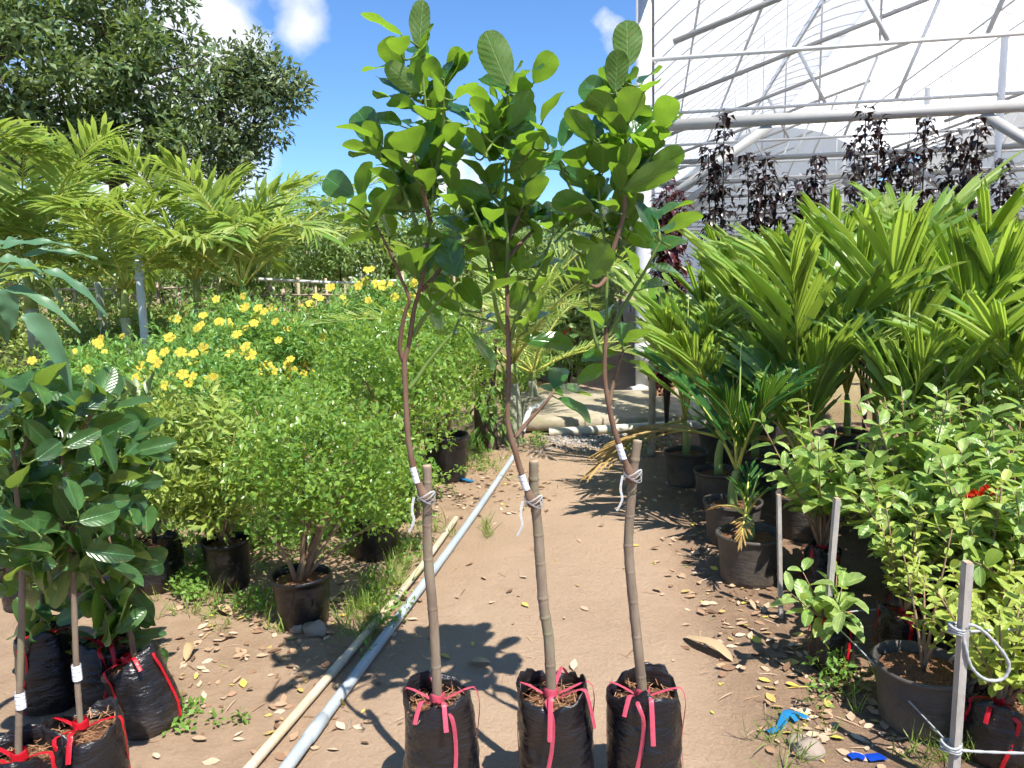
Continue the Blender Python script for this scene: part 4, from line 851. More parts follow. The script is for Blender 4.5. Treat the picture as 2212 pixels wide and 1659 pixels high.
for k, (px, Y, h) in enumerate([(1262, 13, 2.2), (1290, 16, 2.6), (1320, 19, 2.8), (1345, 23, 3.0), (1362, 28, 3.2), (1240, 11, 1.9), (1310, 14.5, 2.2), (1275, 21, 3.1)]):
    q = at(px, 620, Y); sapling(q.x, q.y, h, .45, 260 + k, z0=.5, n=16, per=50, label='thin sapling in the row along the far track beside the greenhouse', group='saplings along the far track')
def hedge(label, pts, h, w, mat, seed, ll=.09, n=60, per=60, rc=.2):
    rs = np.random.default_rng(seed); rt = root('hedge', pts[0], label, 'hedge'); sp = smoothline(pts, 8); cs = []
    for i in range(n): q = sp[rs.integers(len(sp))]; cs.append((q.x + rs.normal() * w * .5, q.y + rs.normal() * w, abs(rs.normal()) * .05 + h * rs.uniform(.25, 1.0)))
    pos, ax, nr = clump_leaves(rs, cs, rc, per, .6, .7); s_ = rs.uniform(.7, 1.3, len(pos)); foliage('foliage', M[mat], pos, ax, nr, ll * s_, ll * .45 * s_, rt)
    stems(rt, (sp[len(sp) // 2].x, sp[len(sp) // 2].y), [cs[0], cs[1]], .012, 'darkstem', rs)
hedge('long pale green clipped bed of low shrubs behind the arching palms', [at(-40, 700, 13.5), at(150, 690, 13.3), at(330, 690, 13.2), at(480, 690, 13.4)], 1.05, .5, 'bedleaf', 301, .10, 120, 70, .22)
hedge('low yellow green bed nearer than the clipped bed, at the foot of the palms', [at(-60, 780, 9.6), at(120, 780, 9.3), at(260, 770, 9.2)], .62, .5, 'bedleaf', 302, .08, 70, 60, .16)
hedge('loose green bed of young plants between palm trunks and blue pole', [at(200, 740, 11.4), at(330, 735, 11.2), at(450, 720, 11.3)], .85, .4, 'sapleaf', 303, .09, 70, 60, .18)
hedge('dark leafy undergrowth below the far saplings behind the white rail', [at(520, 640, 13.8), at(760, 640, 13.6), at(1010, 640, 13.5), at(1180, 650, 13)], 1.15, .5, 'sapleaf', 304, .10, 130, 60, .24)
hedge('green undergrowth at the foot of the red flowering plant by the track', [at(1090, 790, 9.3), at(1150, 770, 10), at(1230, 740, 11), at(1260, 715, 13)], .38, .25, 'weed', 305, .07, 70, 45, .13)
hedge('distant leafy bank closing the nursery behind the sapling rows', [V(-14, 24, 0), V(-6, 24.5, 0), V(0, 25, 0), V(4.2, 26, 0)], 3.0, .8, 'sapleaf', 306, .17, 190, 60, .5)
hedge('dark leafy bank under the tall trees', [V(-22, 19, 0), V(-15, 20.5, 0), V(-9, 21, 0), V(-5, 22, 0)], 3.6, .8, 'treeleaf', 307, .18, 170, 60, .5)
# bamboo fences
def fence(label, a, b_, h, npost, rails, seed, diag=2):
    r = random.Random(seed); rt = root('bamboo_fence', a, label, 'fence'); a, b_ = Vector(a), Vector(b_)
    for i in range(npost):
        q = a.lerp(b_, i / (npost - 1)); MB().tube([V(q.x, q.y, -.05), V(q.x + r.uniform(-.06, .06), q.y, h * r.uniform(.85, 1.2))], r.uniform(.018, .03), 6).obj('post', M['bamboo'], rt)
    for z in rails: MB().tube([V(a.x, a.y - .04, h * z + r.uniform(-.05, .05)), V((a.x + b_.x) / 2, (a.y + b_.y) / 2 - .04, h * z + r.uniform(-.05, .05)), V(b_.x, b_.y - .04, h * z + r.uniform(-.05, .05))], .02, 6).obj('rail', M['bamboo'], rt)
    for i in range(diag):
        q = a.lerp(b_, r.uniform(.1, .9)); MB().tube([V(q.x - .5, q.y - .07, 0), V(q.x + .4, q.y - .07, h)], .018, 6).obj('brace', M['bamboo'], rt)
fence('rough bamboo fence of thin posts below the far saplings', at(545, 640, 12.8), at(1010, 640, 12.8), 1.35, 15, (.45, .62, .9), 41)
fence('rough bamboo fence behind the palm trunks and clipped bed', at(120, 620, 14.3), at(470, 620, 14.3), 1.6, 9, (.55, .85), 42)
fence('bamboo fence of leaning canes at the bend of the far track', at(1180, 700, 11.2), at(1300, 700, 15), 1.1, 8, (.5, .85), 43)
pipe_thing('white_rail', [at(560, 603, 11.8), at(640, 607, 11.8), at(740, 611, 11.8), at(850, 607, 11.8), at(930, 606, 11.8)], .024, M['pvcwhite'], 'long thin white pipe rail strung level behind the yellow flowers')
pipe_thing('white_rail', [at(130, 835, 8.6), at(205, 800, 9.3), at(290, 788, 9.6)], .022, M['pvcwhite'], 'short white pipe lying on the low bed by the palm trunk')
bp = root('blue_pole', at(318, 790, 9.8), 'leaning pale blue metal pole between the palm trunks', 'pole')
MB().tube([at(319, 815, 9.8), at(312, 720, 9.8), at(303, 620, 9.8), at(297, 540, 9.8)], .05, 12).obj('pole', M['bluepole'], bp)
for rr_, px, py in ((.058, 313, 735), (.058, 301, 600)):
    q = at(px, py, 9.8); MB().tube([q - V(0, 0, .03), q + V(0, 0, .03)], rr_, 12).obj('clamp', M['bluepole'], bp)

# ------------------------------------------------------------------ palms
def leaflet_mesh(mat, seed, nple=3, jag=True):
    r = random.Random(seed); nx = nple * 2 + 1; ny = 7; vs = []; fs = []
    for j in range(ny):
        t_ = j / (ny - 1); w = min(1, .22 + t_ * 3.2) * (1 - .18 * t_)
        for i in range(nx):
            u = i / (nx - 1) * 2 - 1; tt = t_
            if j == ny - 1: tt = 1 - .22 * abs(u) ** 1.3 * (1.4 if u > 0 else .7) - (r.uniform(0, .05) if jag else 0); 
            wj = w * (.62 if j == ny - 1 else 1)
            vs.append((u * .5 * wj, tt, (.017 if i % 2 else -.010) * min(1, .3 + t_ * 3) - .16 * tt ** 2.2))
    for j in range(ny - 1):
        for i in range(nx - 1): fs.append((j * nx + i, j * nx + i + 1, (j + 1) * nx + i + 1, (j + 1) * nx + i))
    return mkmesh('leaflet', vs, fs, M[mat], False)
LFL = {k: [leaflet_mesh(k, i, 2 + i % 2) for i in range(3)] for k in ('areca', 'areca_dark', 'dry_frond')}
def frond_axis(base, az, el, ln, droop, n=12):
    d = V(math.cos(az) * math.cos(el), math.sin(az) * math.cos(el), math.sin(el)); hz = V(math.cos(az), math.sin(az), 0)
    return bez(base, base + d * ln * .6, base + d * ln * .82 + hz * ln * (.18 + droop * .25) - V(0, 0, droop * ln * .7), n)
def frond_frames(sp, t):
    f = t * (len(sp) - 1); i = min(int(f), len(sp) - 2); p = sp[i].lerp(sp[i + 1], f - i); T = (sp[i + 1] - sp[i]).normalized(); return p, T
def areca(label, x, y, h, r, mat='areca', nf=6, potm='greypot', pr=.14, ph=.24, hide_pot=False, group='young palms massed in pots on the right', shaft=True, az0=None, dry=0, spread=1.0):
    rt = root('potted_palm', (x, y, 0), label, 'palm', group)
    pot(rt, (x, y, -.005), pr, ph, potm)
    sh = h * .13; top = V(x + r.uniform(-.03, .03), y + r.uniform(-.03, .03), ph + sh)
    MB().tube(smoothline([V(x, y, ph * .8), V(x, y, ph + sh * .5), top], 3), [.028, .027, .026, .024, .022, .020, .016], 10).obj('crownshaft', M['palmshaft'], rt)
    a0 = r.uniform(0, 6.28) if az0 is None else az0
    for k in range(nf + dry):
        isd = k >= nf; mk = 'dry_frond' if isd else mat
        az = a0 + k * 2.4 + r.uniform(-.3, .3); el = math.radians(r.uniform(64, 88)) if not isd else math.radians(r.uniform(10, 35))
        el = math.pi / 2 - (math.pi / 2 - el) * spread
        ln = (h - ph - sh) * r.uniform(.62, 1.0) * (1 if not isd else .6); dr = r.uniform(-.02, .10) if not isd else .5
        sp = frond_axis(top, az, el, ln, dr)
        fo = MB().tube(sp, [.011 * (1 - .8 * i / 11) for i in range(12)], 5).obj('frond', M['rachis'], rt)
        npair = r.choice((8, 9, 10)); upv = V(0, 0, 1)
        hz = V(math.cos(az), math.sin(az), 0)
        for q in range(npair):
            t_ = .20 + .80 * q / (npair - 1)
            p, T = frond_frames(sp, min(.995, t_)); S = T.cross(hz.cross(T).cross(T)).normalized() if False else T.cross(V(-hz.x, -hz.y, .35)).normalized()
            up_ = S.cross(T).normalized()
            if up_.z < 0: up_ = -up_
            for sd in (-1, 1):
                ph_ = math.radians(34 - 25 * (q / (npair - 1)) + r.uniform(-8, 8)); dv = (T * math.cos(ph_) + S * sd * math.sin(ph_) + up_ * r.uniform(-.04, .14)).normalized()
                L = min(.62, ln * r.uniform(.44, .58)) * (1 - .22 * abs(q / (npair - 1) - .4)); w = L * r.uniform(.07, .115) * (1.35 if q == npair - 1 else 1)
                nrm = up_ - dv * up_.dot(dv); nrm = (nrm.normalized() + S * sd * (-.35) ).normalized(); nrm = (nrm - dv * nrm.dot(dv)).normalized(); xx = dv.cross(nrm)
                mm = Matrix.Identity(4)
                for i in range(3): mm[i][0], mm[i][1], mm[i][2], mm[i][3] = xx[i] * w, dv[i] * L, nrm[i] * L, p[i]
                put('leaflet', r.choice(LFL[mk]), fo, mm)
    # spear leaf
    MB().tube([top, top + V(r.uniform(-.05, .05), r.uniform(-.05, .05), (h - ph - sh) * .8)], [.010, .003], 5).obj('spear', M['palmshaft'], rt)
    return rt
PR = random.Random(51)
AR = [(1.13, 3.57, .62, 'areca_dark', 3, .15, .24, 'withered little palm in a grey pot, nearest of the palm pots to the track', 2),
      (1.20, 4.09, 1.28, 'areca_dark', 6, .15, .24, 'dark green palm in grey pot, second of the palms along the track edge', 0),
      (1.30, 4.75, 1.50, 'areca', 5, .15, .24, 'young palm with yellowed lower fronds, third along the track edge', 2),
      (1.22, 5.30, 1.55, 'areca', 6, .15, .24, 'young palm in dusty pot, farthest along the track edge before the post', 1)]
for x, y, h, mt_, nf, pr_, ph_, lb, dry in AR: areca(lb, x, y, h, PR, mt_, nf, 'greypot', pr_, ph_, dry=dry, spread=1.15 if dry else 1)
rows = [(1.72, 4.55, 1.75), (1.60, 5.85, 1.95), (1.98, 5.25, 1.95), (2.22, 4.35, 1.75), (2.42, 5.00, 1.98), (2.78, 4.30, 1.80), (2.95, 5.00, 2.05), (2.55, 5.75, 2.2), (3.25, 5.65, 2.2), (3.35, 4.45, 1.95), (2.02, 3.85, 1.35), (2.62, 3.75, 1.42), (3.75, 5.15, 2.2), (2.05, 6.3, 2.05), (3.1, 3.85, 1.55), (3.9, 4.4, 1.9), (1.62, 4.15, 1.15), (1.66, 5.15, 1.6), (2.35, 3.95, 1.3)]
PLACE = ['behind the dark palm', 'in the back row by the purple shrubs', 'second of the back rows', 'behind the bright round-leaved shrubs', 'at the middle of the palm block', 'rising over the round-leaved shrubs', 'tall one right of the block middle', 'in the rear row before the dark shrubs', 'rear row, tallest, under the greenhouse beam', 'at the edge of the block toward the picture corner', 'low one in front of the block', 'low one above the red blossom', 'rear corner of the block', 'rearmost of all beside the dark shrub', 'front edge of the block near the frame', 'last one at the frame edge', 'low one between the dark palm and the round-leaved shrubs', 'half hidden behind the dark palm', 'low one squeezed behind the tallest round-leaved shrub']
for k, (x, y, h) in enumerate(rows): areca('bright yellow green young palm, ' + PLACE[k], x, y, h * PR.uniform(.95, 1.2), PR, 'areca', PR.choice((6, 7)), 'greypot', .15, .25)

def archpalm(label, x, y, zt, L, nf, seed, rt_=.065, el=(15, 70), group='arching palms on the left', mat='adonidia', ll=.44, lw=.060, tpl='blade', nleaf=34, azs=None, trunk=True):
    r = random.Random(seed); rs = np.random.default_rng(seed); o = root('arching_palm', (x, y, 0), label, 'palm', group); top = V(x + r.uniform(-.05, .05), y, zt)
    if trunk:
        sp = smoothline([V(x, y, -.05), V(x + .02, y, zt * .35), V(x + .0, y, zt * .72)], 4); MB().tube(sp, [rt_ * (1.15 - .2 * i / 8) for i in range(len(sp))], 12).obj('trunk', M['palmtrunk'], o)
        MB().tube([sp[-1], sp[-1].lerp(top, .5), top], [rt_ * .95, rt_ * .8, rt_ * .5], 10).obj('crownshaft', M['palmshaft'], o)
    for k in range(nf):
        az = (r.uniform(0, .6) + k * 2.399) if azs is None else azs[k] + r.uniform(-.15, .15); e = math.radians(r.uniform(*el)); ln = L * r.uniform(.7, 1.15); sp = frond_axis(top - V(0, 0, .05), az, e, ln, r.uniform(.12, .66), 14)
        fo = MB().tube(sp, [.016 * (1 - .8 * i / 13) for i in range(14)], 5).obj('frond', M['rachis'], o)
        pos, ax, nr = [], [], []; lns = []
        hz = V(math.cos(az), math.sin(az), 0)
        for q in range(nleaf):
            t_ = .16 + .84 * q / (nleaf - 1); p, T = frond_frames(sp, min(.99, t_)); S = T.cross(V(0, 0, 1)).normalized(); u_ = S.cross(T)
            for sd in (-1, 1):
                an = math.radians(68 - 50 * t_ ** 1.5 + r.uniform(-6, 6)); dv = T * math.cos(an) + S * sd * math.sin(an) + u_ * r.uniform(.0, .6)
                pos.append(p); ax.append(dv); nr.append(u_ - S * sd * .3); lns.append(ll * (L / 1.7) * (.55 + .9 * t_ * (1.25 - t_)) * r.uniform(.85, 1.1))
        lns = np.array(lns); foliage('leaflets', M[mat], pos, ax, nr, lns, lw * (.8 + .3 * rs.random(len(lns))), fo, tpl)
    return o
archpalm('arching palm with thick pale trunk, nearest the left picture edge', -6.2, 10.0, 1.65, 2.5, 11, 61, .085, (25, 88))
archpalm('arching palm with pale trunk beside the blue pole', -5.0, 10.0, 1.45, 2.3, 11, 62, .06, (25, 86))
archpalm('arching palm standing farther back between the blue pole and the flowers', -4.45, 11.0, 1.55, 2.2, 10, 63, .06, (25, 88))
archpalm('arching palm over the yellow flowers, its fronds reaching toward the saplings', -3.45, 10.0, 1.45, 2.3, 11, 64, .06, (25, 86))
archpalm('arching palm seen mostly as fronds at the left picture edge', -6.4, 8.6, 2.0, 2.5, 9, 65, .08, (25, 86))
archpalm('low arching palm in the rear row, crown level with the bamboo fence', -4.0, 13.0, 1.9, 2.0, 8, 66, .06, (28, 86))
archpalm('arching palm in the rear row behind the pole', -6.9, 13.0, 2.1, 2.2, 8, 67, .06, (28, 86))
archpalm('feathery palm with fine leaflets behind the middle grafted sapling', -.02, 6.7, .75, 1.65, 12, 68, .08, (30, 82), None, 'adonidia', .36, .018, 'straight', 40)
archpalm('small feathery palm beside the concrete slab', .22, 8.4, .45, 1.3, 9, 69, .05, (25, 75), None, 'adonidia', .32, .017, 'straight', 36)

# ------------------------------------------------------------------ purple black shrubs before the greenhouse
def wandshrub(label, x, y, tops, mat, seed, ll=.078):
    rs = np.random.default_rng(seed); rt = root('dark_shrub', (x, y, 0), label, 'shrub', 'dark leaved shrubs in front of the greenhouse'); P_, A_, N_ = [], [], []
    for tp in tops:
        tp = Vector(tp); sp = smoothline([V(x, y, 0), V(x * .4 + tp.x * .6, y * .4 + tp.y * .6, tp.z * .5), tp], 8); MB().tube(sp, [.012 * (1 - .8 * i / len(sp)) + .0015 for i in range(len(sp))], 5).obj('stem', M['darkstem'], rt)
        for i, p in enumerate(sp):
            f = i / len(sp)
            if f < .25: continue
            n = int(11 + 58 * (1 - f)); rad = .035 + .15 * (1 - f)
            d = unit(rs.normal(size=(n, 3)) * np.array([1, 1, .4])); P_.append(np.array(p) + d * rad * rs.random((n, 1)) ** .6 + rs.normal(size=(n, 3)) * np.array([0, 0, .03])); A_.append(d + np.array([0, 0, -.15])); N_.append(d * .3 + np.array([0, 0, 1.]))
    pos, ax, nr = map(np.concatenate, (P_, A_, N_)); s_ = rs.uniform(.7, 1.25, len(pos)); foliage('foliage', M[mat], pos, ax, nr, ll * s_, ll * .62 * s_, rt, 'curl')
YD = 6.9
WS = [([(1565, 258), (1530, 330), (1545, 370)], 'darkleaf', 'tall narrow dark shrub rising alone nearest the downpipe'), ([(1615, 345), (1655, 345), (1680, 390), (1640, 420)], 'darkleaf', 'bushy dark shrub second from the downpipe'), ([(1765, 340), (1745, 390), (1720, 405)], 'darkleaf', 'short dark shrub between the two tall clumps'),
      ([(1870, 245), (1900, 255), (1845, 310), (1925, 330)], 'darkleaf', 'tall double-topped dark shrub under the thick beam'), ([(2000, 262), (1975, 320), (2060, 290), (1945, 345)], 'darkleaf', 'broad dark shrub leaning toward the frame corner'), ([(2115, 270), (2085, 320), (2095, 350)], 'darkleaf', 'slim dark shrub near the frame edge'),
      ([(2165, 350), (2180, 400)], 'darkleaf', 'small dark shrub partly hidden behind the tallest palm'), ([(1440, 395), (1425, 440), (1470, 420), (1455, 480)], 'redleaf', 'dark red shrub against the downpipe')]
for k, (tp, mt_, lb) in enumerate(WS):
    T_ = [at(px, py, YD + RNG.uniform(-.25, .25)) for px, py in tp]; cx = sum(v.x for v in T_) / len(T_); wandshrub(lb, cx, YD, T_, mt_, 400 + k)

# ------------------------------------------------------------------ potted shrubs and flower bushes on the left
shrub('potted_shrub', 'dense small-leaved shrub in glossy black pot standing nearest the pipes', (-.94, 3.20), (-.86, 3.28, .70), (.42, .36, .36), 130, 46, .030, .017, 'murraya', 'stem', 9, .013, (.125, .23, 'pot'), group='potted shrubs left of the track', seed=501, rc=.085, shell=.35)
shrub('potted_shrub', 'lime green topped shrub in a taped black bag behind the fallen leaves', (-1.42, 3.62), (-1.48, 3.62, .66), (.31, .28, .36), 80, 44, .055, .021, 'limesmall', 'stem', 7, .010, (.11, .25, 'pot'), group='potted shrubs left of the track', seed=502, rc=.095, shell=.4, up=.2)
shrub('potted_shrub', 'low variegated small-leaved shrub spilling over its black pot', (-.76, 4.0), (-.68, 3.95, .42), (.26, .22, .20), 55, 44, .032, .017, 'murraya', 'stem', 5, .010, (.13, .26, 'pot'), group='potted shrubs left of the track', seed=503, rc=.08)
shrub('potted_shrub', 'big glossy small-leaved shrub behind the first black pot', (-.72, 4.66), (-.80, 4.60, .80), (.52, .45, .40), 150, 44, .036, .019, 'murraya', 'stem', 8, .013, (.14, .27, 'pot'), group='potted shrubs left of the track', seed=504, rc=.10, shell=.4)
shrub('potted_shrub', 'glossy round shrub in tall black pot, farthest of the pots along the leaf litter', (-.50, 5.55), (-.55, 5.55, .92), (.48, .42, .42), 140, 44, .038, .020, 'murraya', 'stem', 8, .013, (.16, .34, 'pot'), group='potted shrubs left of the track', seed=505, rc=.11, shell=.4)
shrub('potted_shrub', 'leafy small-leaved shrub between the lime shrub and the first black pot', (-1.22, 4.3), (-1.30, 4.25, .62), (.45, .40, .36), 120, 44, .034, .018, 'murraya', 'stem', 6, .011, None, group='potted shrubs left of the track', seed=506, rc=.10, shell=.4)
FR_ = random.Random(77)
ALL = [(-3.05, 5.9, .50, .55, 'yellow flowering bush nearest the left saplings', 8), (-2.35, 6.1, .68, .62, 'yellow flowering bush at the middle of the flower bank', 12), (-1.75, 6.5, .86, .6, 'tallest yellow flowering bush behind the small-leaved shrubs', 16), (-1.10, 6.9, 1.0, .55, 'yellow flowering bush behind the first grafted sapling', 12), (-2.1, 5.0, .52, .5, 'low yellow flowering bush above the lime green shrub', 9), (-2.75, 7.6, .85, .7, 'yellow flowering bush farthest back below the palm trunk', 8), (-3.8, 7.0, .55, .6, 'low flowering bush at the foot of the pole', 5)]
for k, (x, y, z, r_, lb, nfl) in enumerate(ALL):
    rt, cs = shrub('flowering_bush', lb, (x, y), (x, y, z), (r_, r_ * .8, .44), 130, 40, .060, .021, 'allamanda', 'darkstem', 7, .010, None, group='yellow flowering bushes', seed=520 + k, rc=.13, shell=.45, up=.4)
    sel = sorted(range(len(cs)), key=lambda i: -(cs[i][2] * .8 - (cs[i][1] - y) * 1.0 + FR_.uniform(0, 1.0)))[:int(nfl * 1.5)]
    for i in sel:
        for j in range(FR_.choice((1, 1, 2))):
            p = Vector(cs[i]) + V(FR_.uniform(-.06, .06), -.08 + FR_.uniform(-.04, .03), .13 + FR_.uniform(-.04, .04)); flower(rt, p, FR_.uniform(.028, .046), V(FR_.uniform(-.5, .5), -1, FR_.uniform(.2, 1.1)), FR_)
for k, (px, py, Y) in enumerate([(370, 1225, 3.1), (360, 1243, 3.1)]):
    pass
# a few more bushes filling the bank behind
shrub('leafy_shrub', 'glossy dark green shrub behind the graft of the first sapling', (-1.0, 5.6), (-1.05, 5.6, .75), (.42, .36, .40), 100, 40, .04, .021, 'murraya', 'stem', 6, .011, None, seed=540, rc=.11)
shrub('leafy_shrub', 'low green plants under the blue pole and palm trunks', (-4.2, 8.2), (-4.2, 8.2, .35), (1.3, .6, .25), 80, 36, .09, .035, 'weed', 'darkstem', 4, .008, None, seed=541, rc=.15)
shrub('leafy_shrub', 'broad pale leaved plants at the foot of the left palms', (-4.0, 6.3), (-4.0, 6.2, .40), (.8, .6, .35), 80, 32, .11, .045, 'weed', 'darkstem', 4, .008, None, seed=542, rc=.15)
shrub('leafy_shrub', 'olive leaved shrub behind the left saplings in bags', (-2.6, 4.3), (-2.6, 4.3, .40), (.55, .5, .35), 80, 34, .07, .03, 'allamanda', 'darkstem', 5, .009, None, seed=543, rc=.13)
# stump wrapped in climbing leaves between the pots and the slab
st = root('vine_stump', (-.22, 6.55, 0), 'dark stump wrapped in broad climbing leaves beside the track', 'stump')
MB().tube(smoothline([V(-.22, 6.55, -.05), V(-.24, 6.55, .4), V(-.20, 6.57, .85), V(-.18, 6.6, 1.1)], 4), [.11, .105, .10, .10, .095, .09, .09, .085, .08, .08, .075, .07, .06], 10).obj('trunk', M['bark'], st)
rs_ = np.random.default_rng(9); n_ = 130; an_ = rs_.uniform(0, 6.28, n_); zz_ = rs_.uniform(.05, 1.05, n_); dd_ = np.stack([np.cos(an_), np.sin(an_), np.zeros(n_)], 1)
foliage('climbing_leaves', M['weed'], np.array([-.22, 6.55, 0]) + dd_ * rs_.uniform(.10, .2, (n_, 1)) + np.stack([0 * an_, 0 * an_, zz_], 1), dd_ * .6 + np.array([0, 0, -.9]), dd_ + np.array([0, 0, .5]), rs_.uniform(.08, .15, n_), rs_.uniform(.035, .055, n_), st)
def litplant(label, x, y, h, seed, red=True):
    rt, cs = shrub('red_flower_plant', label, (x, y), (x, y, h * .62), (.4, .4, h * .38), 30, 30, .14, .06, 'sapleaf', 'darkstem', 4, .01, None, 'plant', seed=seed, rc=.2)
    rs = np.random.default_rng(seed)
    for i in range(4):
        p = cs[i] + np.array([0, -.2, .12]); d = unit(rs.normal(size=(14, 3))); foliage('blossom', M['redpetal'], p + d * .02, d, d[:, ::-1] + .1, .05, .03, rt, kind=None)
litplant('leafy plant with orange red blossoms at the bend of the far track', at(1228, 640, 10.5).x, 10.5, 1.75, 571)
litplant('leafy plant with small red blossoms lower down beside the far track', at(1262, 670, 12).x, 12, 1.3, 572)

# ------------------------------------------------------------------ saplings in bags at the left front
G1 = [('G',365,340,520,80,150,'u'),('G',400,150,520,70,80,'t'),('G',820,480,680,350,150,'u'),('G',870,390,850,200,80,'u'),('G',830,540,1325,405,60,'t'),('G',590,740,460,470,150,'t'),('G',740,600,580,430,110,'u'),('G',460,640,310,680,90,'t'),('G',620,840,430,910,80,'u'),('G',520,840,200,890,60,'u'),('G',370,480,150,370,130,'u'),('G',740,660,1070,540,110,'t'),('G',500,1350,480,1540,150,'t'),('G',600,1040,400,1000,100,'t'),('G',740,1310,990,1570,120,'t'),('G',480,1560,730,1660,90,'t'),('G',600,1230,390,1280,150,'t'),('G',270,1040,470,1150,100,'t')]
G2 = [('G',180,350,0,220,130,'t'),('G',290,490,90,550,60,'u'),('G',100,550,135,820,110,'t'),('G',180,605,-40,610,60,'u'),('G',330,720,180,880,140,'t'),('G',100,930,335,1020,110,'t'),('G',150,1180,200,990,140,'u'),('G',100,1200,95,1320,100,'t'),('G',-20,1480,180,1600,130,'t'),('G',0,1460,80,1360,60,'t'),('H',200,290,300,450,100,'t'),('H',330,210,520,340,70,'t'),('G',60,400,-60,330,120,'u'),('G',130,760,-20,720,110,'t')]
G3 = [('G',950,1140,1240,1000,130,'u'),('G',1130,1140,1415,1110,140,'t'),('G',950,1420,1320,1465,130,'u'),('H',700,350,905,340,90,'u'),('H',700,440,540,340,80,'t'),('H',730,400,890,420,80,'t'),('H',760,570,920,700,80,'t'),('H',650,600,800,690,120,'t'),('H',460,610,580,690,100,'t'),('G',1000,1380,1290,1300,110,'t'),('G',1130,1240,1310,1300,90,'t'),('G',650,1280,830,1300,120,'t'),('G',640,1450,900,1560,180,'t'),('G',720,1130,600,1180,90,'t')]
G4 = [('G',960,710,1010,530,130,'t'),('G',900,780,1290,690,130,'t'),('G',770,850,890,670,90,'t'),('G',730,890,660,720,110,'t'),('G',850,830,950,640,60,'u'),('G',1230,870,1505,900,100,'t'),('G',1240,800,1440,840,60,'t'),('G',790,870,960,960,140,'t'),('G',1020,960,1300,930,90,'u'),('G',850,1000,1130,1030,110,'t'),('G',700,960,640,1150,110,'t'),('G',900,1200,700,1240,120,'u')]
def bagpos(x, y, z, r, h, tilt=0): q = gp(x, y, z); return (q.x, q.y, r, h, tilt)
BG = 'grafted saplings in black bags at the front left'
b1 = bagpos(182, 1572, .28, .100, .29); grafted('bagged_sapling', 'leafy sapling in black bag with red ribbon and white stem label, front left', b1[1], b1, [(172,1540),(165,1440),(160,1300),(156,1190)], [(157,1190),(150,1120),(142,1050),(134,990),(128,930),(112,880),(92,850)], [[(134,980),(165,945),(205,885),(218,850)],[(145,1100),(165,1080),(190,1075)],[(150,1150),(120,1140),(100,1150)],[(153,1180),(185,1190),(225,1260)],[(153,1180),(120,1210),(100,1280)]], G1, 'durian', .42, 118, 'red', seed=41, rr=(.0085, .0070), tie_variant=1, group=BG, fill=75, fsp=34, fdep=-.12, cut=False)
b2 = bagpos(40, 1640, .28, .100, .29); grafted('bagged_sapling', 'leafy sapling with red bow at its stem, cut off by the corner of the picture', b2[1], b2, [(40,1615),(43,1480),(47,1330),(48,1210)], [(46,1210),(40,1120),(32,1020),(26,930),(42,860)], [[(32,1010),(55,960),(70,900)],[(40,1110),(20,1080),(0,1060)],[(44,1190),(60,1180),(90,1230)],[(44,1180),(20,1200),(0,1260)]], G2, 'durian', .42, 118, 'red', seed=43, rr=(.0090, .0072), tie_variant=2, group=BG, fill=75, fsp=34, fdep=-.12, cut=False)
b3 = bagpos(322, 1425, .24, .098, .25, -.28); grafted('bagged_sapling', 'two-stemmed sapling in a tilted black bag with red ribbon', b3[1], b3, None, [(290,1425),(283,1372),(270,1320),(252,1230),(238,1170),(233,1080),(240,1000),(256,930)], [[(281,1372),(230,1300),(182,1240),(165,1180)],[(238,1150),(265,1100),(290,1060)],[(262,1280),(290,1250),(310,1240)],[(245,1200),(290,1180),(320,1150)]], G3, 'durian', .42, 112, 'red', seed=45, rr=(.0095, .010), tie_variant=2, group=BG, fill=75, fsp=34, fdep=-.12)
b4 = bagpos(225, 1395, .25, .095, .26); grafted('bagged_sapling', 'shaded sapling in black bag just behind the tilted bag', b4[1], b4, None, [(231,1395),(226,1300),(212,1210),(195,1100),(200,1000),(216,940),(242,885)], [[(197,1060),(230,1000),(270,960)]], G4, 'durian', .42, 108, 'red', seed=47, rr=(.0085, .010), tie_variant=0, group=BG, fill=75, fsp=34, fdep=-.12)
b5 = bagpos(100, 1372, .26, .100, .27); grafted('bagged_sapling', 'sapling in shaded black bag behind the red-tied stem at the left', b5[1], b5, None, [(92,1370),(90,1290),(84,1190),(86,1090),(95,1000)], [[(86,1100),(60,1050),(50,1000)]], [], 'durian', .42, 108, 'red', seed=49, rr=(.0085, .010), tie_variant=1, group=BG, fill=75, fsp=34, fdep=-.12)
for k, (px, py, h, lb) in enumerate([(318, 1290, .24, 'pale crinkled black bag behind the tilted bag, by the yellow fallen flower'), (232, 1310, .24, 'crumpled black bag in the second row behind the shaded sapling'), (140, 1310, .25, 'shiny black bag with light streaks in the second row'), (40, 1330, .25, 'black bag in the second row at the left picture edge')]):
    q = gp(px, py, 0); q.y += .0; rt = root('soil_bag', (q.x, q.y + .12, 0), lb, 'bag', 'bags in the second row at the left'); growbag(rt, V(q.x, q.y + .12, 0), .115, h, 'pink', 60 + k, tie=False)
    MB().tube(smoothline([V(q.x, q.y + .12, h * .9), V(q.x + .02, q.y + .12, .55), V(q.x - .02, q.y + .14, .8)], 3), [.011, .010, .010, .009, .008, .007, .006], 7).obj('stem', M['darkstem'], rt)
    rs_ = np.random.default_rng(70 + k); n_ = 60; an = unit(rs_.normal(size=(n_, 3))); foliage('foliage', M['treeleaf'], np.array([q.x, q.y + .14, .68]) + an * np.array([.2, .18, .28]), an + np.array([0, 0, -.2]), an * .4 + np.array([0, 0, 1]), .13, .05, rt)
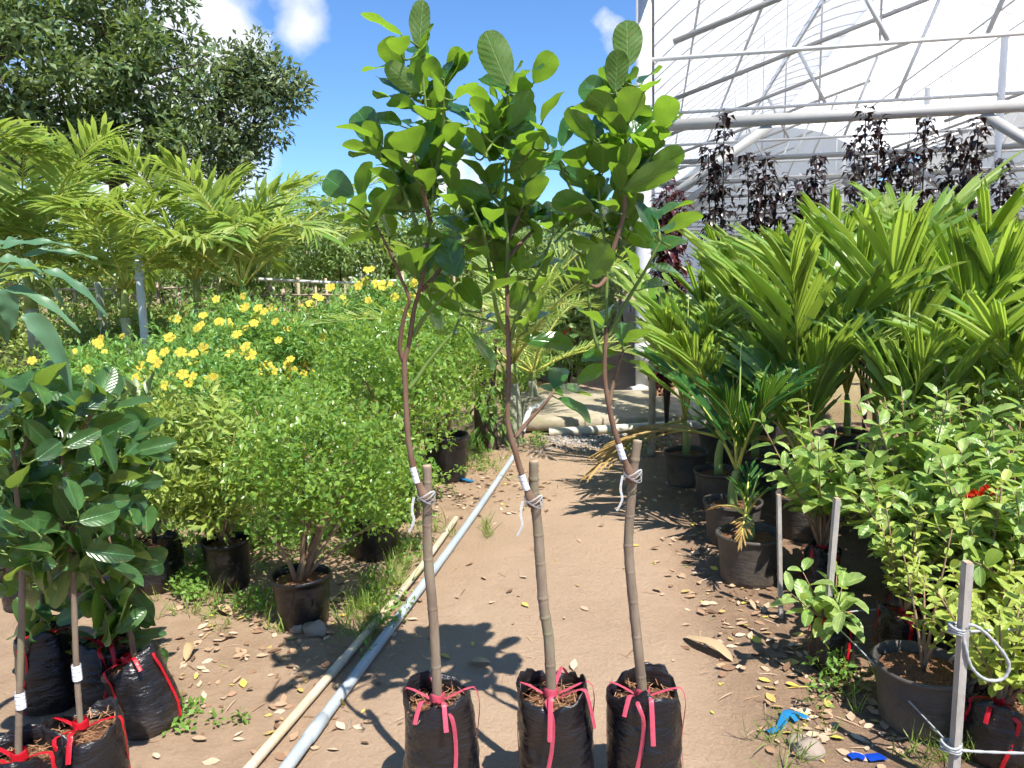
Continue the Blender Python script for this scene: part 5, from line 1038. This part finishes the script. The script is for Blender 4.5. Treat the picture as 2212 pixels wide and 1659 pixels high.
# stem labels
for k, (rtn, px, py, Y, lb) in enumerate([('x', 166, 1452, b1[1], 0), ('x', 44, 1512, b2[1], 1)]):
    par = [o for o in bpy.data.objects if o.name.startswith('bagged_sapling') and o.type == 'EMPTY'][lb]
    c = at(px, py, Y); bmb = MB()
    for kk in range(13):
        a = 2 * math.pi * kk / 12
        for hh in (-.022, .022): bmb.v.append((c.x + .0125 * math.cos(a), c.y + .0125 * math.sin(a), c.z + hh))
    bmb.f = [(2 * i, 2 * i + 2, 2 * i + 3, 2 * i + 1) for i in range(12)]; bmb.obj('stem_label', M['tag'], par)

# ------------------------------------------------------------------ long-leaved tree reaching in at the left
lt = root('long_leaved_tree', (-1.62, 1.95, 0), 'branch of long drooping grey green leaves reaching in at the left edge', 'tree')
MB().tube(smoothline([V(-1.62, 1.95, -.05), V(-1.60, 1.97, .6), V(-1.52, 1.98, 1.2), at(-40, 560, 1.95), at(-10, 545, 1.95)], 4), [.022 * (1 - .04 * i) for i in range(17)], 9).obj('trunk', M['darkstem'], lt)
def longleaf(p0, p1, p2, w, up, name='leaf'):
    sp = bez(p0, p1, p2, 14); vs = []; fs = []; L = (p2 - p0).length
    for i, p in enumerate(sp):
        t_ = i / 13; T = (sp[min(i + 1, 13)] - sp[max(i - 1, 0)]).normalized(); S = T.cross(up).normalized(); n = S.cross(T)
        ww = w * .5 * min(1, (t_ * 4 + .12)) * (1 - t_ ** 2.2) ** .8 + .0008
        for u in (-1, -.5, 0, .5, 1): vs.append(p + S * (u * ww) + n * (abs(u) * ww * .28 + .004 * math.sin(t_ * 16 + u * 2) * abs(u)))
    for i in range(13):
        for k in range(4): fs.append((i * 5 + k, i * 5 + k + 1, i * 5 + k + 6, i * 5 + k + 5))
    # leaf-local frame so that the vein pattern follows the blade
    return mkmesh('leaf', vs, fs, M['mango2'])
M['mango2'] = leafmat('long_leaf_blade', (.085, .19, .10), (.12, .235, .12), (.13, .19, .06), (.26, .40, .07), .24, .42, .45)
for (a, mdl, e, w, Y0, Y1, up) in [((0,270),(90,200),(190,185),70,1.95,2.05,1),((-60,300),(300,200),(640,265),95,1.95,2.0,1),((150,370),(560,270),(880,390),85,1.97,2.05,1),((-40,400),(200,380),(390,520),120,1.9,1.95,1),((360,485),(660,520),(970,910),95,1.95,2.0,1),((240,500),(470,560),(660,1010),105,1.97,2.1,1),((10,660),(330,640),(725,1055),110,1.93,1.98,1),((-30,680),(110,760),(105,1035),190,1.92,1.95,0),((190,905),(480,940),(655,1640),165,1.9,1.95,0),((-40,740),(120,780),(220,880),130,2.0,2.1,1),((-60,520),(60,440),(220,470),90,2.0,2.1,1),((-60,820),(60,900),(60,1180),110,2.02,2.1,0),((-80,600),(20,560),(120,600),80,2.0,2.1,1)]:
    p0, p1, p2 = at(*P('I', *a), Y0), at(*P('I', *mdl), (Y0 + Y1) / 2), at(*P('I', *e), Y1)
    put('leaf', longleaf(p0, p1, p2, w / 4.175 * 1.95 / FPX * 1.1, V(.1, -.5, .85) if up else V(.35, -1, .35)), lt)
for (a, e) in [((-60,560),(0,270)),((-60,560),(240,500)),((-40,600),(10,660)),((-40,620),(190,905)),((-60,560),(360,485)),((-60,560),(150,370))]:
    MB().tube(bez(at(*P('I', *a), 1.95), at(*P('I', (a[0] + e[0]) / 2, (a[1] + e[1]) / 2 - 20), 1.95), at(*P('I', *e), 1.95), 6), [.005, .0045, .004, .0035, .003, .0025], 6).obj('twig', M['twig'], lt)

# ------------------------------------------------------------------ round-leaved shrubs on the right
def leafshrub(label, x, y, h, key, seed, nst=9, nl=9, ll=.085, ratio=.5, spread=.26, potr=None, lean=(0, 0), group='round-leaved shrubs at the front right', red=False, bag=None, stemc='stem'):
    r = random.Random(seed); rt = root('leafy_shrub', (x, y, 0), label, 'shrub', group); z0 = .05
    if potr: pot(rt, (x, y, -.005), potr[0], potr[1], potr[2]); z0 = potr[1] * .85
    if bag: growbag(rt, V(x, y, 0), bag[0], bag[1], 'red', seed, seed); z0 = bag[1] * .9
    for s_ in range(nst):
        a = s_ * 2.4 + r.uniform(-.4, .4); q = spread * math.sqrt((s_ + .5) / nst) * r.uniform(.8, 1.2); tp = V(x + lean[0] + q * math.cos(a), y + lean[1] + q * math.sin(a), h * r.uniform(.72, 1.05) * (1 - .35 * (q / spread) ** 2 * .6))
        sp = bez(V(x, y, z0), V(x + q * .25 * math.cos(a), y + q * .25 * math.sin(a), h * .45), tp, 10)
        MB().tube(sp, [.007 * (1 - .75 * i / 9) for i in range(10)], 6).obj('stem', M[stemc], rt)
        for k in range(nl):
            t_ = .38 + .62 * k / (nl - 1); p, T = frond_frames(sp, min(.999, t_)); S = T.orthogonal().normalized(); S = Matrix.Rotation(k * 1.57 + r.uniform(-.3, .3), 3, T) @ S
            for sd in ((-1, 1) if r.random() < .8 else (1,)):
                dv = (S * sd * r.uniform(.7, 1) + T * r.uniform(.25, .7) * (1.5 if k == nl - 1 else 1) + V(0, 0, r.uniform(-.25, .25))).normalized(); up_ = V(SUNV.x * .35 + r.uniform(-.35, .35), SUNV.y * .35 + r.uniform(-.35, .35), 1); n = (up_ - dv * up_.dot(dv)).normalized(); xx = dv.cross(n)
                L = ll * r.uniform(.7, 1.2) * (1 - .25 * (t_ > .9)); w = L * ratio * r.uniform(.85, 1.1); mm = Matrix.Identity(4); B = p + dv * .006
                for i in range(3): mm[i][0], mm[i][1], mm[i][2], mm[i][3] = xx[i] * w, dv[i] * L, n[i] * L, B[i]
                put('leaf', r.choice(LEAF[key]), rt, mm)
        if red and s_ < 3:
            rs = np.random.default_rng(seed + s_); d = unit(rs.normal(size=(26, 3)) + np.array([0, 0, .6])); foliage('blossom', M['redpetal'], np.array(red) + rs.normal(size=3) * .02 + d * .012, d, d[:, ::-1] + .1, .022, .014, rt, kind=None)
    return rt
RED = at(2118, 1075, 2.75)
RS_ = [(1.42, 3.42, .88, 'ixora', 'bright round-leaved shrub beside the small grey pots', 10), (1.78, 3.30, .98, 'ixora', 'bright round-leaved shrub under the front palms', 12), (2.05, 3.38, 1.02, 'ixora', 'tallest bright round-leaved shrub at the middle of the front group', 12), (1.62, 2.98, .74, 'ixora', 'bright round-leaved shrub just behind the tall wooden stake', 11),
       (1.80, 2.82, .84, 'ixora', 'glossy round-leaved shrub behind the yellowish twigs', 12), (2.02, 3.02, .98, 'ixora', 'round-leaved shrub with a red blossom cluster', 12), (2.30, 3.5, 1.02, 'ixora', 'round-leaved shrub at the far corner under the palms', 10), (1.86, 2.62, .86, 'ixora', 'round-leaved shrub at the picture edge over the rope', 10)]
for k, (x, y, h, key, lb, nst) in enumerate(RS_): leafshrub(lb, x, y, h * 1.0, key, 600 + k, nst + 3, 10, .105, .52, .34, None, red=(RED if k == 5 else False), bag=(.085, .2))
leafshrub('sparse lime shrub growing in the large grey pot by the rope stake', 1.33, 2.36, .74, 'lime', 620, 4, 9, .046, .55, .17, (.145, .21, 'greypot'))
leafshrub('yellow green small-leaved shrub filling the lower corner of the picture', 1.60, 2.46, .62, 'lime', 621, 13, 12, .056, .56, .30, None, bag=(.09, .2))
leafshrub('yellow green small-leaved shrub right beside the near stake', 1.46, 2.16, .62, 'lime', 622, 11, 12, .056, .56, .22, None, bag=(.09, .18))
leafshrub('pale lime twiggy shrub standing up behind the large grey pot', 1.46, 2.74, .66, 'lime', 623, 9, 12, .05, .55, .18, None, bag=(.09, .2))
leafshrub('low plant with large veined leaves hanging toward the track by the tall stake', 1.18, 2.72, .42, 'ixora', 624, 5, 5, .105, .52, .17, None, bag=(.075, .2), lean=(-.03, -.03))
leafshrub('yellowish leaved plant against the picture edge above the rope', 1.70, 2.66, .76, 'lime', 625, 10, 11, .07, .5, .2, None, bag=(.09, .2))

# ------------------------------------------------------------------ stakes, ropes, small things
def stake(label, p0, p1, w=.028):
    rt = root('wooden_stake', p0, label, 'stake', 'stakes holding the rope'); b = MB().bar(p0 - V(0, 0, .08), p1, w, w * .8); b.obj('stake_shaft', M['stake'], rt, False)
    d = (Vector(p1) - Vector(p0)).normalized(); MB().bar(Vector(p1), Vector(p1) + d * .004, w * .9, w * .7).obj('cut_end', M['cut'], rt, False); return rt
g1 = gp(1776, 1440); g2 = gp(2058, 1700); g3 = gp(1688, 1330)
s1 = stake('tall square wooden stake with rope knot beside the hanging veined leaves', g1, at(1808, 1078, g1.y - .02), .024)
s2 = stake('square wooden stake nearest the camera with two rope knots and a loop', g2, at(2090, 1216, g2.y - .02), .026)
s3 = stake('thin stake half hidden by leaves behind the small pots', g3, at(1682, 1070, g3.y), .02)
def rope(label, pts, r=.0042, twist=True, name='rope', cat='rope'):
    rt = root(name, pts[0], label, cat); sp = smoothline(pts, 8); MB().tube(sp, [r * (1 + .18 * math.sin(i * 1.9)) for i in range(len(sp))], 6).obj('rope_strand', M['rope'], rt); return rt
k2a, k2b, k1 = at(2079, 1365, g2.y - .02), at(2062, 1620, g2.y - .02), at(1788, 1335, g1.y - .02)
def knot(par, c, n=3):
    for j in range(n):
        cc = c + V(0, .018, (j - 1) * .009); pts = [cc + V(.026 * math.cos(a), .024 * math.sin(a), .004 * math.sin(a * 2 + j)) for a in [2 * math.pi * i / 12 for i in range(13)]]; MB().tube(pts, .0042, 6, cap=False).obj('knot', M['rope'], par)
knot(s2, k2a); knot(s2, k2b); knot(s1, k1, 2)
rope('grey rope strung from the near stake toward the picture edge at knee height', [k2a, at(2140, 1362, 2.1), at(2230, 1358, 2.15), at(2300, 1357, 2.2)])
rope('lower grey rope from the near stake along the ground toward the picture edge', [k2b, at(2120, 1624, 2.02), at(2212, 1627, 2.0), at(2300, 1625, 2.0)])
rope('thin grey cord slanting down between the two stakes', [k1, at(1850, 1395, 2.55), at(1950, 1500, 2.3), k2b], .0028)
rope('thin cord from the tall stake back to the shrubs', [k1 + V(0, 0, .01), at(1850, 1320, 2.8), at(1960, 1312, 2.85)], .0028)
rope('loop of twisted grey rope hanging at the near stake', [k2a, at(2100, 1350, 2.0), at(2140, 1378, 2.0), at(2178, 1430, 2.0), at(2168, 1465, 2.0), at(2130, 1468, 2.0), at(2098, 1440, 2.0), at(2085, 1395, 2.0), k2a], .0050)
def strip(name, label, pts, w, mat, cat='scrap'):
    rt = root(name, pts[0], label, cat); MB().ribbon(smoothline(pts, 4), w, V(0, .1, 1)).obj('strip', M[mat], rt); return rt
def gl(x, y, z=.008): q = gp(x, y); q.z = gz(q.x, q.y) + z; return q
strip('plastic_strip', 'crumpled light blue plastic strip on the soil between track and stakes', [gl(1658, 1582), gl(1685, 1575, .012), gl(1700, 1555, .03), gl(1725, 1548, .012), gl(1745, 1556)], .028, 'blue')
strip('plastic_strip', 'crossing end of light blue strip, knotted over the longer one', [gl(1688, 1540), gl(1702, 1552, .03), gl(1722, 1562)], .024, 'blue')
strip('plastic_scrap', 'deep blue plastic scrap near the bottom edge before the stakes', [gl(1835, 1640), gl(1850, 1638, .012), gl(1868, 1643)], .03, 'deepblue')
strip('plastic_scrap', 'second deep blue scrap, beside the first, nearer the stake', [gl(1872, 1642), gl(1890, 1640, .012), gl(1908, 1636)], .04, 'deepblue')
strip('plastic_scrap', 'torn blue plastic in the dry leaves by the tall black pot', [gl(992, 1036), gl(1005, 1041, .02), gl(1022, 1043)], .05, 'blue')
def bigleaf(label, pts, w, mat='litter', seed=1):
    rt = root('dry_leaf', pts[0], label, 'leaf', 'large fallen leaves'); sp = smoothline(pts, 5); vs = []; n = len(sp); fs = []
    for i, p in enumerate(sp):
        t_ = i / (n - 1); T = (sp[min(i + 1, n - 1)] - sp[max(i - 1, 0)]).normalized(); S = T.cross(V(0, 0, 1)).normalized(); ww = w * .5 * (t_ ** .6) * ((1 - t_) ** .6) / .435 + .001
        for u in (-1, -.5, 0, .5, 1): vs.append(p + S * u * ww + V(0, 0, abs(u) ** 1.5 * ww * .55))
    for i in range(n - 1):
        for k in range(4): fs.append((i * 5 + k, i * 5 + k + 1, i * 5 + k + 6, i * 5 + k + 5))
    put('blade', mkmesh('blade', vs, fs, M[mat]), rt)
M['drybig'] = leafmat('dry_big_leaf', (.42, .30, .16), (.5, .37, .22), (.4, .3, .18), (.3, .2, .1), .1, .7, .25)
bigleaf('large curled dry leaf with dark shadow on the track edge', [gl(1478, 1372, .006), gl(1510, 1390, .025), gl(1545, 1405, .03), gl(1582, 1428, .006)], .055, 'drybig')
bigleaf('pale dry leaf lying alone on the track behind the first bag', [gl(1015, 1433), gl(1035, 1440, .02), gl(1062, 1436)], .04, 'drybig')
bigleaf('orange brown fallen leaf by the lime shrub bag', [gl(458, 1330), gl(478, 1326, .02), gl(500, 1332)], .05, 'drybig')
bigleaf('whitish dry leaf standing up beside the tilted bag', [gl(402, 1430), gl(414, 1415, .04), gl(428, 1402, .02)], .04, 'drybig')
def stone(label, q, s, seed):
    rt = root('stone', q, label, 'stone', 'stones on the soil'); b = MB(); n, m_ = 10, 6
    for j in range(m_ + 1):
        for i in range(n):
            th = math.pi * j / m_; ph_ = 2 * math.pi * i / n; d = V(math.sin(th) * math.cos(ph_), math.sin(th) * math.sin(ph_), math.cos(th)); rr_ = s * (1 + .5 * mnoise.noise(d * 1.3 + V(seed, 0, 0))); b.v.append(tuple(q + V(d.x * rr_ * 1.2, d.y * rr_, d.z * rr_ * .7)))
    for j in range(m_):
        for i in range(n): b.f.append((j * n + i, (j + 1) * n + i, (j + 1) * n + (i + 1) % n, j * n + (i + 1) % n))
    b.obj('rock', M['stone'], rt)
stone('brown stone at the foot of the first black pot', gl(682, 1372, .02), .045, 3); stone('smaller stone between the black pot and the pipes', gl(645, 1368, .015), .028, 5)
stone('grey concrete lump near the bottom edge before the stakes', gl(1745, 1628, .015), .04, 8); stone('pale lump behind the grey concrete lump', gl(1722, 1605, .012), .028, 11)

# ------------------------------------------------------------------ fallen leaves, weeds and grass
TPL['dead'] = (np.array([(0, 0, 0), (-.38, .22, .03), (.34, .28, .07), (-.5, .55, .02), (.46, .5, .09), (-.27, .83, .0), (.22, .87, .05), (.06, 1, .08), (0, .4, .0)], np.float32), np.array([(0, 2, 8), (0, 8, 1), (8, 2, 4), (1, 8, 3), (8, 4, 6), (8, 6, 5), (8, 5, 3), (5, 6, 7)]))
def scatter(name, label, mat, specs, ll, lw, seed, tpl='dead', lift=.003, tilt=.22):
    rs = np.random.default_rng(seed); P_, A_, N_ = [], [], []
    for (x, y, sx, sy, n) in specs:
        n = int(n * .5); px = rs.normal(x, sx, n); py = rs.normal(y, sy, n)
        for a, b_ in zip(px, py):
            q = gp(a, b_)
            if q.y < 1.2 or q.y > 9 or b_ < 900: continue
            P_.append((q.x, q.y, gz(q.x, q.y) + lift + rs.random() * .006))
    n = len(P_); A_ = rs.normal(size=(n, 3)) * np.array([1, 1, .12]); N_ = np.array([0, 0, 1.]) + rs.normal(size=(n, 3)) * tilt; s_ = rs.uniform(.45, 1.35, n)
    o = foliage(name, M[mat], P_, A_, N_, ll * s_, lw * s_, None, tpl); tag(o, label, 'leaves', kind='stuff'); return o
scatter('fallen_leaves', 'dry brown and yellow leaves scattered over the soil', 'litter', [(1080, 1040, 75, 35, 300), (960, 1075, 50, 30, 160), (600, 1400, 150, 70, 190), (420, 1480, 130, 80, 130), (820, 1300, 110, 60, 120), (680, 1580, 110, 60, 60), (1520, 1200, 60, 80, 190), (1600, 1330, 70, 70, 200), (1760, 1480, 90, 70, 260), (1880, 1560, 110, 50, 170), (1480, 1080, 45, 40, 110), (1200, 1300, 150, 150, 50), (1250, 970, 60, 10, 70), (700, 1320, 120, 60, 120), (560, 1340, 60, 25, 60)], .045, .024, 81)
scatter('twig_litter', 'thin dry twigs and straw strewn on the soil', 'litter', [(600, 1450, 170, 90, 110), (1080, 1050, 80, 40, 110), (1750, 1480, 120, 90, 120), (1560, 1240, 70, 90, 80), (1150, 1350, 170, 130, 60)], .09, .0035, 82, 'straight')
def grass(label, specs, h, w, seed, mat='grass', name='grass'):
    rs = np.random.default_rng(seed); P_, A_, N_, L_ = [], [], [], []
    for (x, y, sx, sy, n) in specs:
        c = gp(x, y)
        for i in range(n):
            a = rs.normal(x, sx); b_ = rs.normal(y, sy); q = gp(a, b_)
            for k in range(7): P_.append((q.x + rs.normal() * .008, q.y + rs.normal() * .008, gz(q.x, q.y) - .004)); A_.append((rs.normal() * .5, rs.normal() * .5, 1)); N_.append(rs.normal(size=3) * np.array([1, 1, .3])); L_.append(h * rs.uniform(.4, 1.3))
    L_ = np.array(L_); o = foliage(name, M[mat], P_, A_, N_, L_, w, None, 'blade'); tag(o, label, 'grass', kind='stuff')
grass('green grass tufts growing along the two pipes', [(800, 1310, 25, 35, 55), (845, 1250, 18, 22, 30), (880, 1190, 15, 15, 14), (1000, 1010, 45, 10, 60), (960, 1150, 15, 14, 10), (1045, 1155, 10, 8, 8), (760, 1350, 18, 18, 14)], .11, .004, 91)
grass('sparse grass and seedlings around the stakes and pots', [(640, 1360, 60, 10, 10), (1680, 1600, 50, 40, 12), (2060, 1640, 60, 15, 26), (430, 1290, 50, 25, 40), (1840, 1470, 50, 60, 12)], .10, .004, 92)
def weeds(label, specs, ll, seed, mat='weed'):
    rs = np.random.default_rng(seed); cs = []
    for (x, y, sx, sy, n, z) in specs:
        for i in range(n): q = gp(rs.normal(x, sx), rs.normal(y, sy)); cs.append((q.x, q.y, rs.uniform(.02, z)))
    pos, ax, nr = clump_leaves(rs, cs, .035, 14, .8, .5); pos[:, 2] = np.maximum(pos[:, 2], .006); s_ = rs.uniform(.6, 1.3, len(pos)); tag(foliage('weeds', M[mat], pos, ax, nr, ll * s_, ll * .6 * s_), label, 'weeds', kind='stuff')
weeds('small leafy weeds sprouting between pots and bags', [(560, 1185, 120, 25, 130, .2), (720, 1120, 90, 22, 110, .22), (420, 1200, 50, 35, 70, .16), (860, 1060, 60, 15, 70, .18), (410, 1260, 45, 30, 60, .1), (560, 1310, 40, 12, 25, .05), (1010, 985, 40, 12, 50, .12), (960, 1010, 30, 10, 30, .1), (1790, 1470, 20, 45, 26, .12), (300, 1550, 60, 10, 18, .06), (900, 1200, 15, 20, 12, .06), (640, 1180, 90, 20, 40, .1), (1160, 960, 15, 6, 20, .1), (1380, 965, 25, 8, 25, .06), (830, 1330, 20, 40, 22, .05), (430, 1560, 80, 30, 10, .03)], .026, 95)
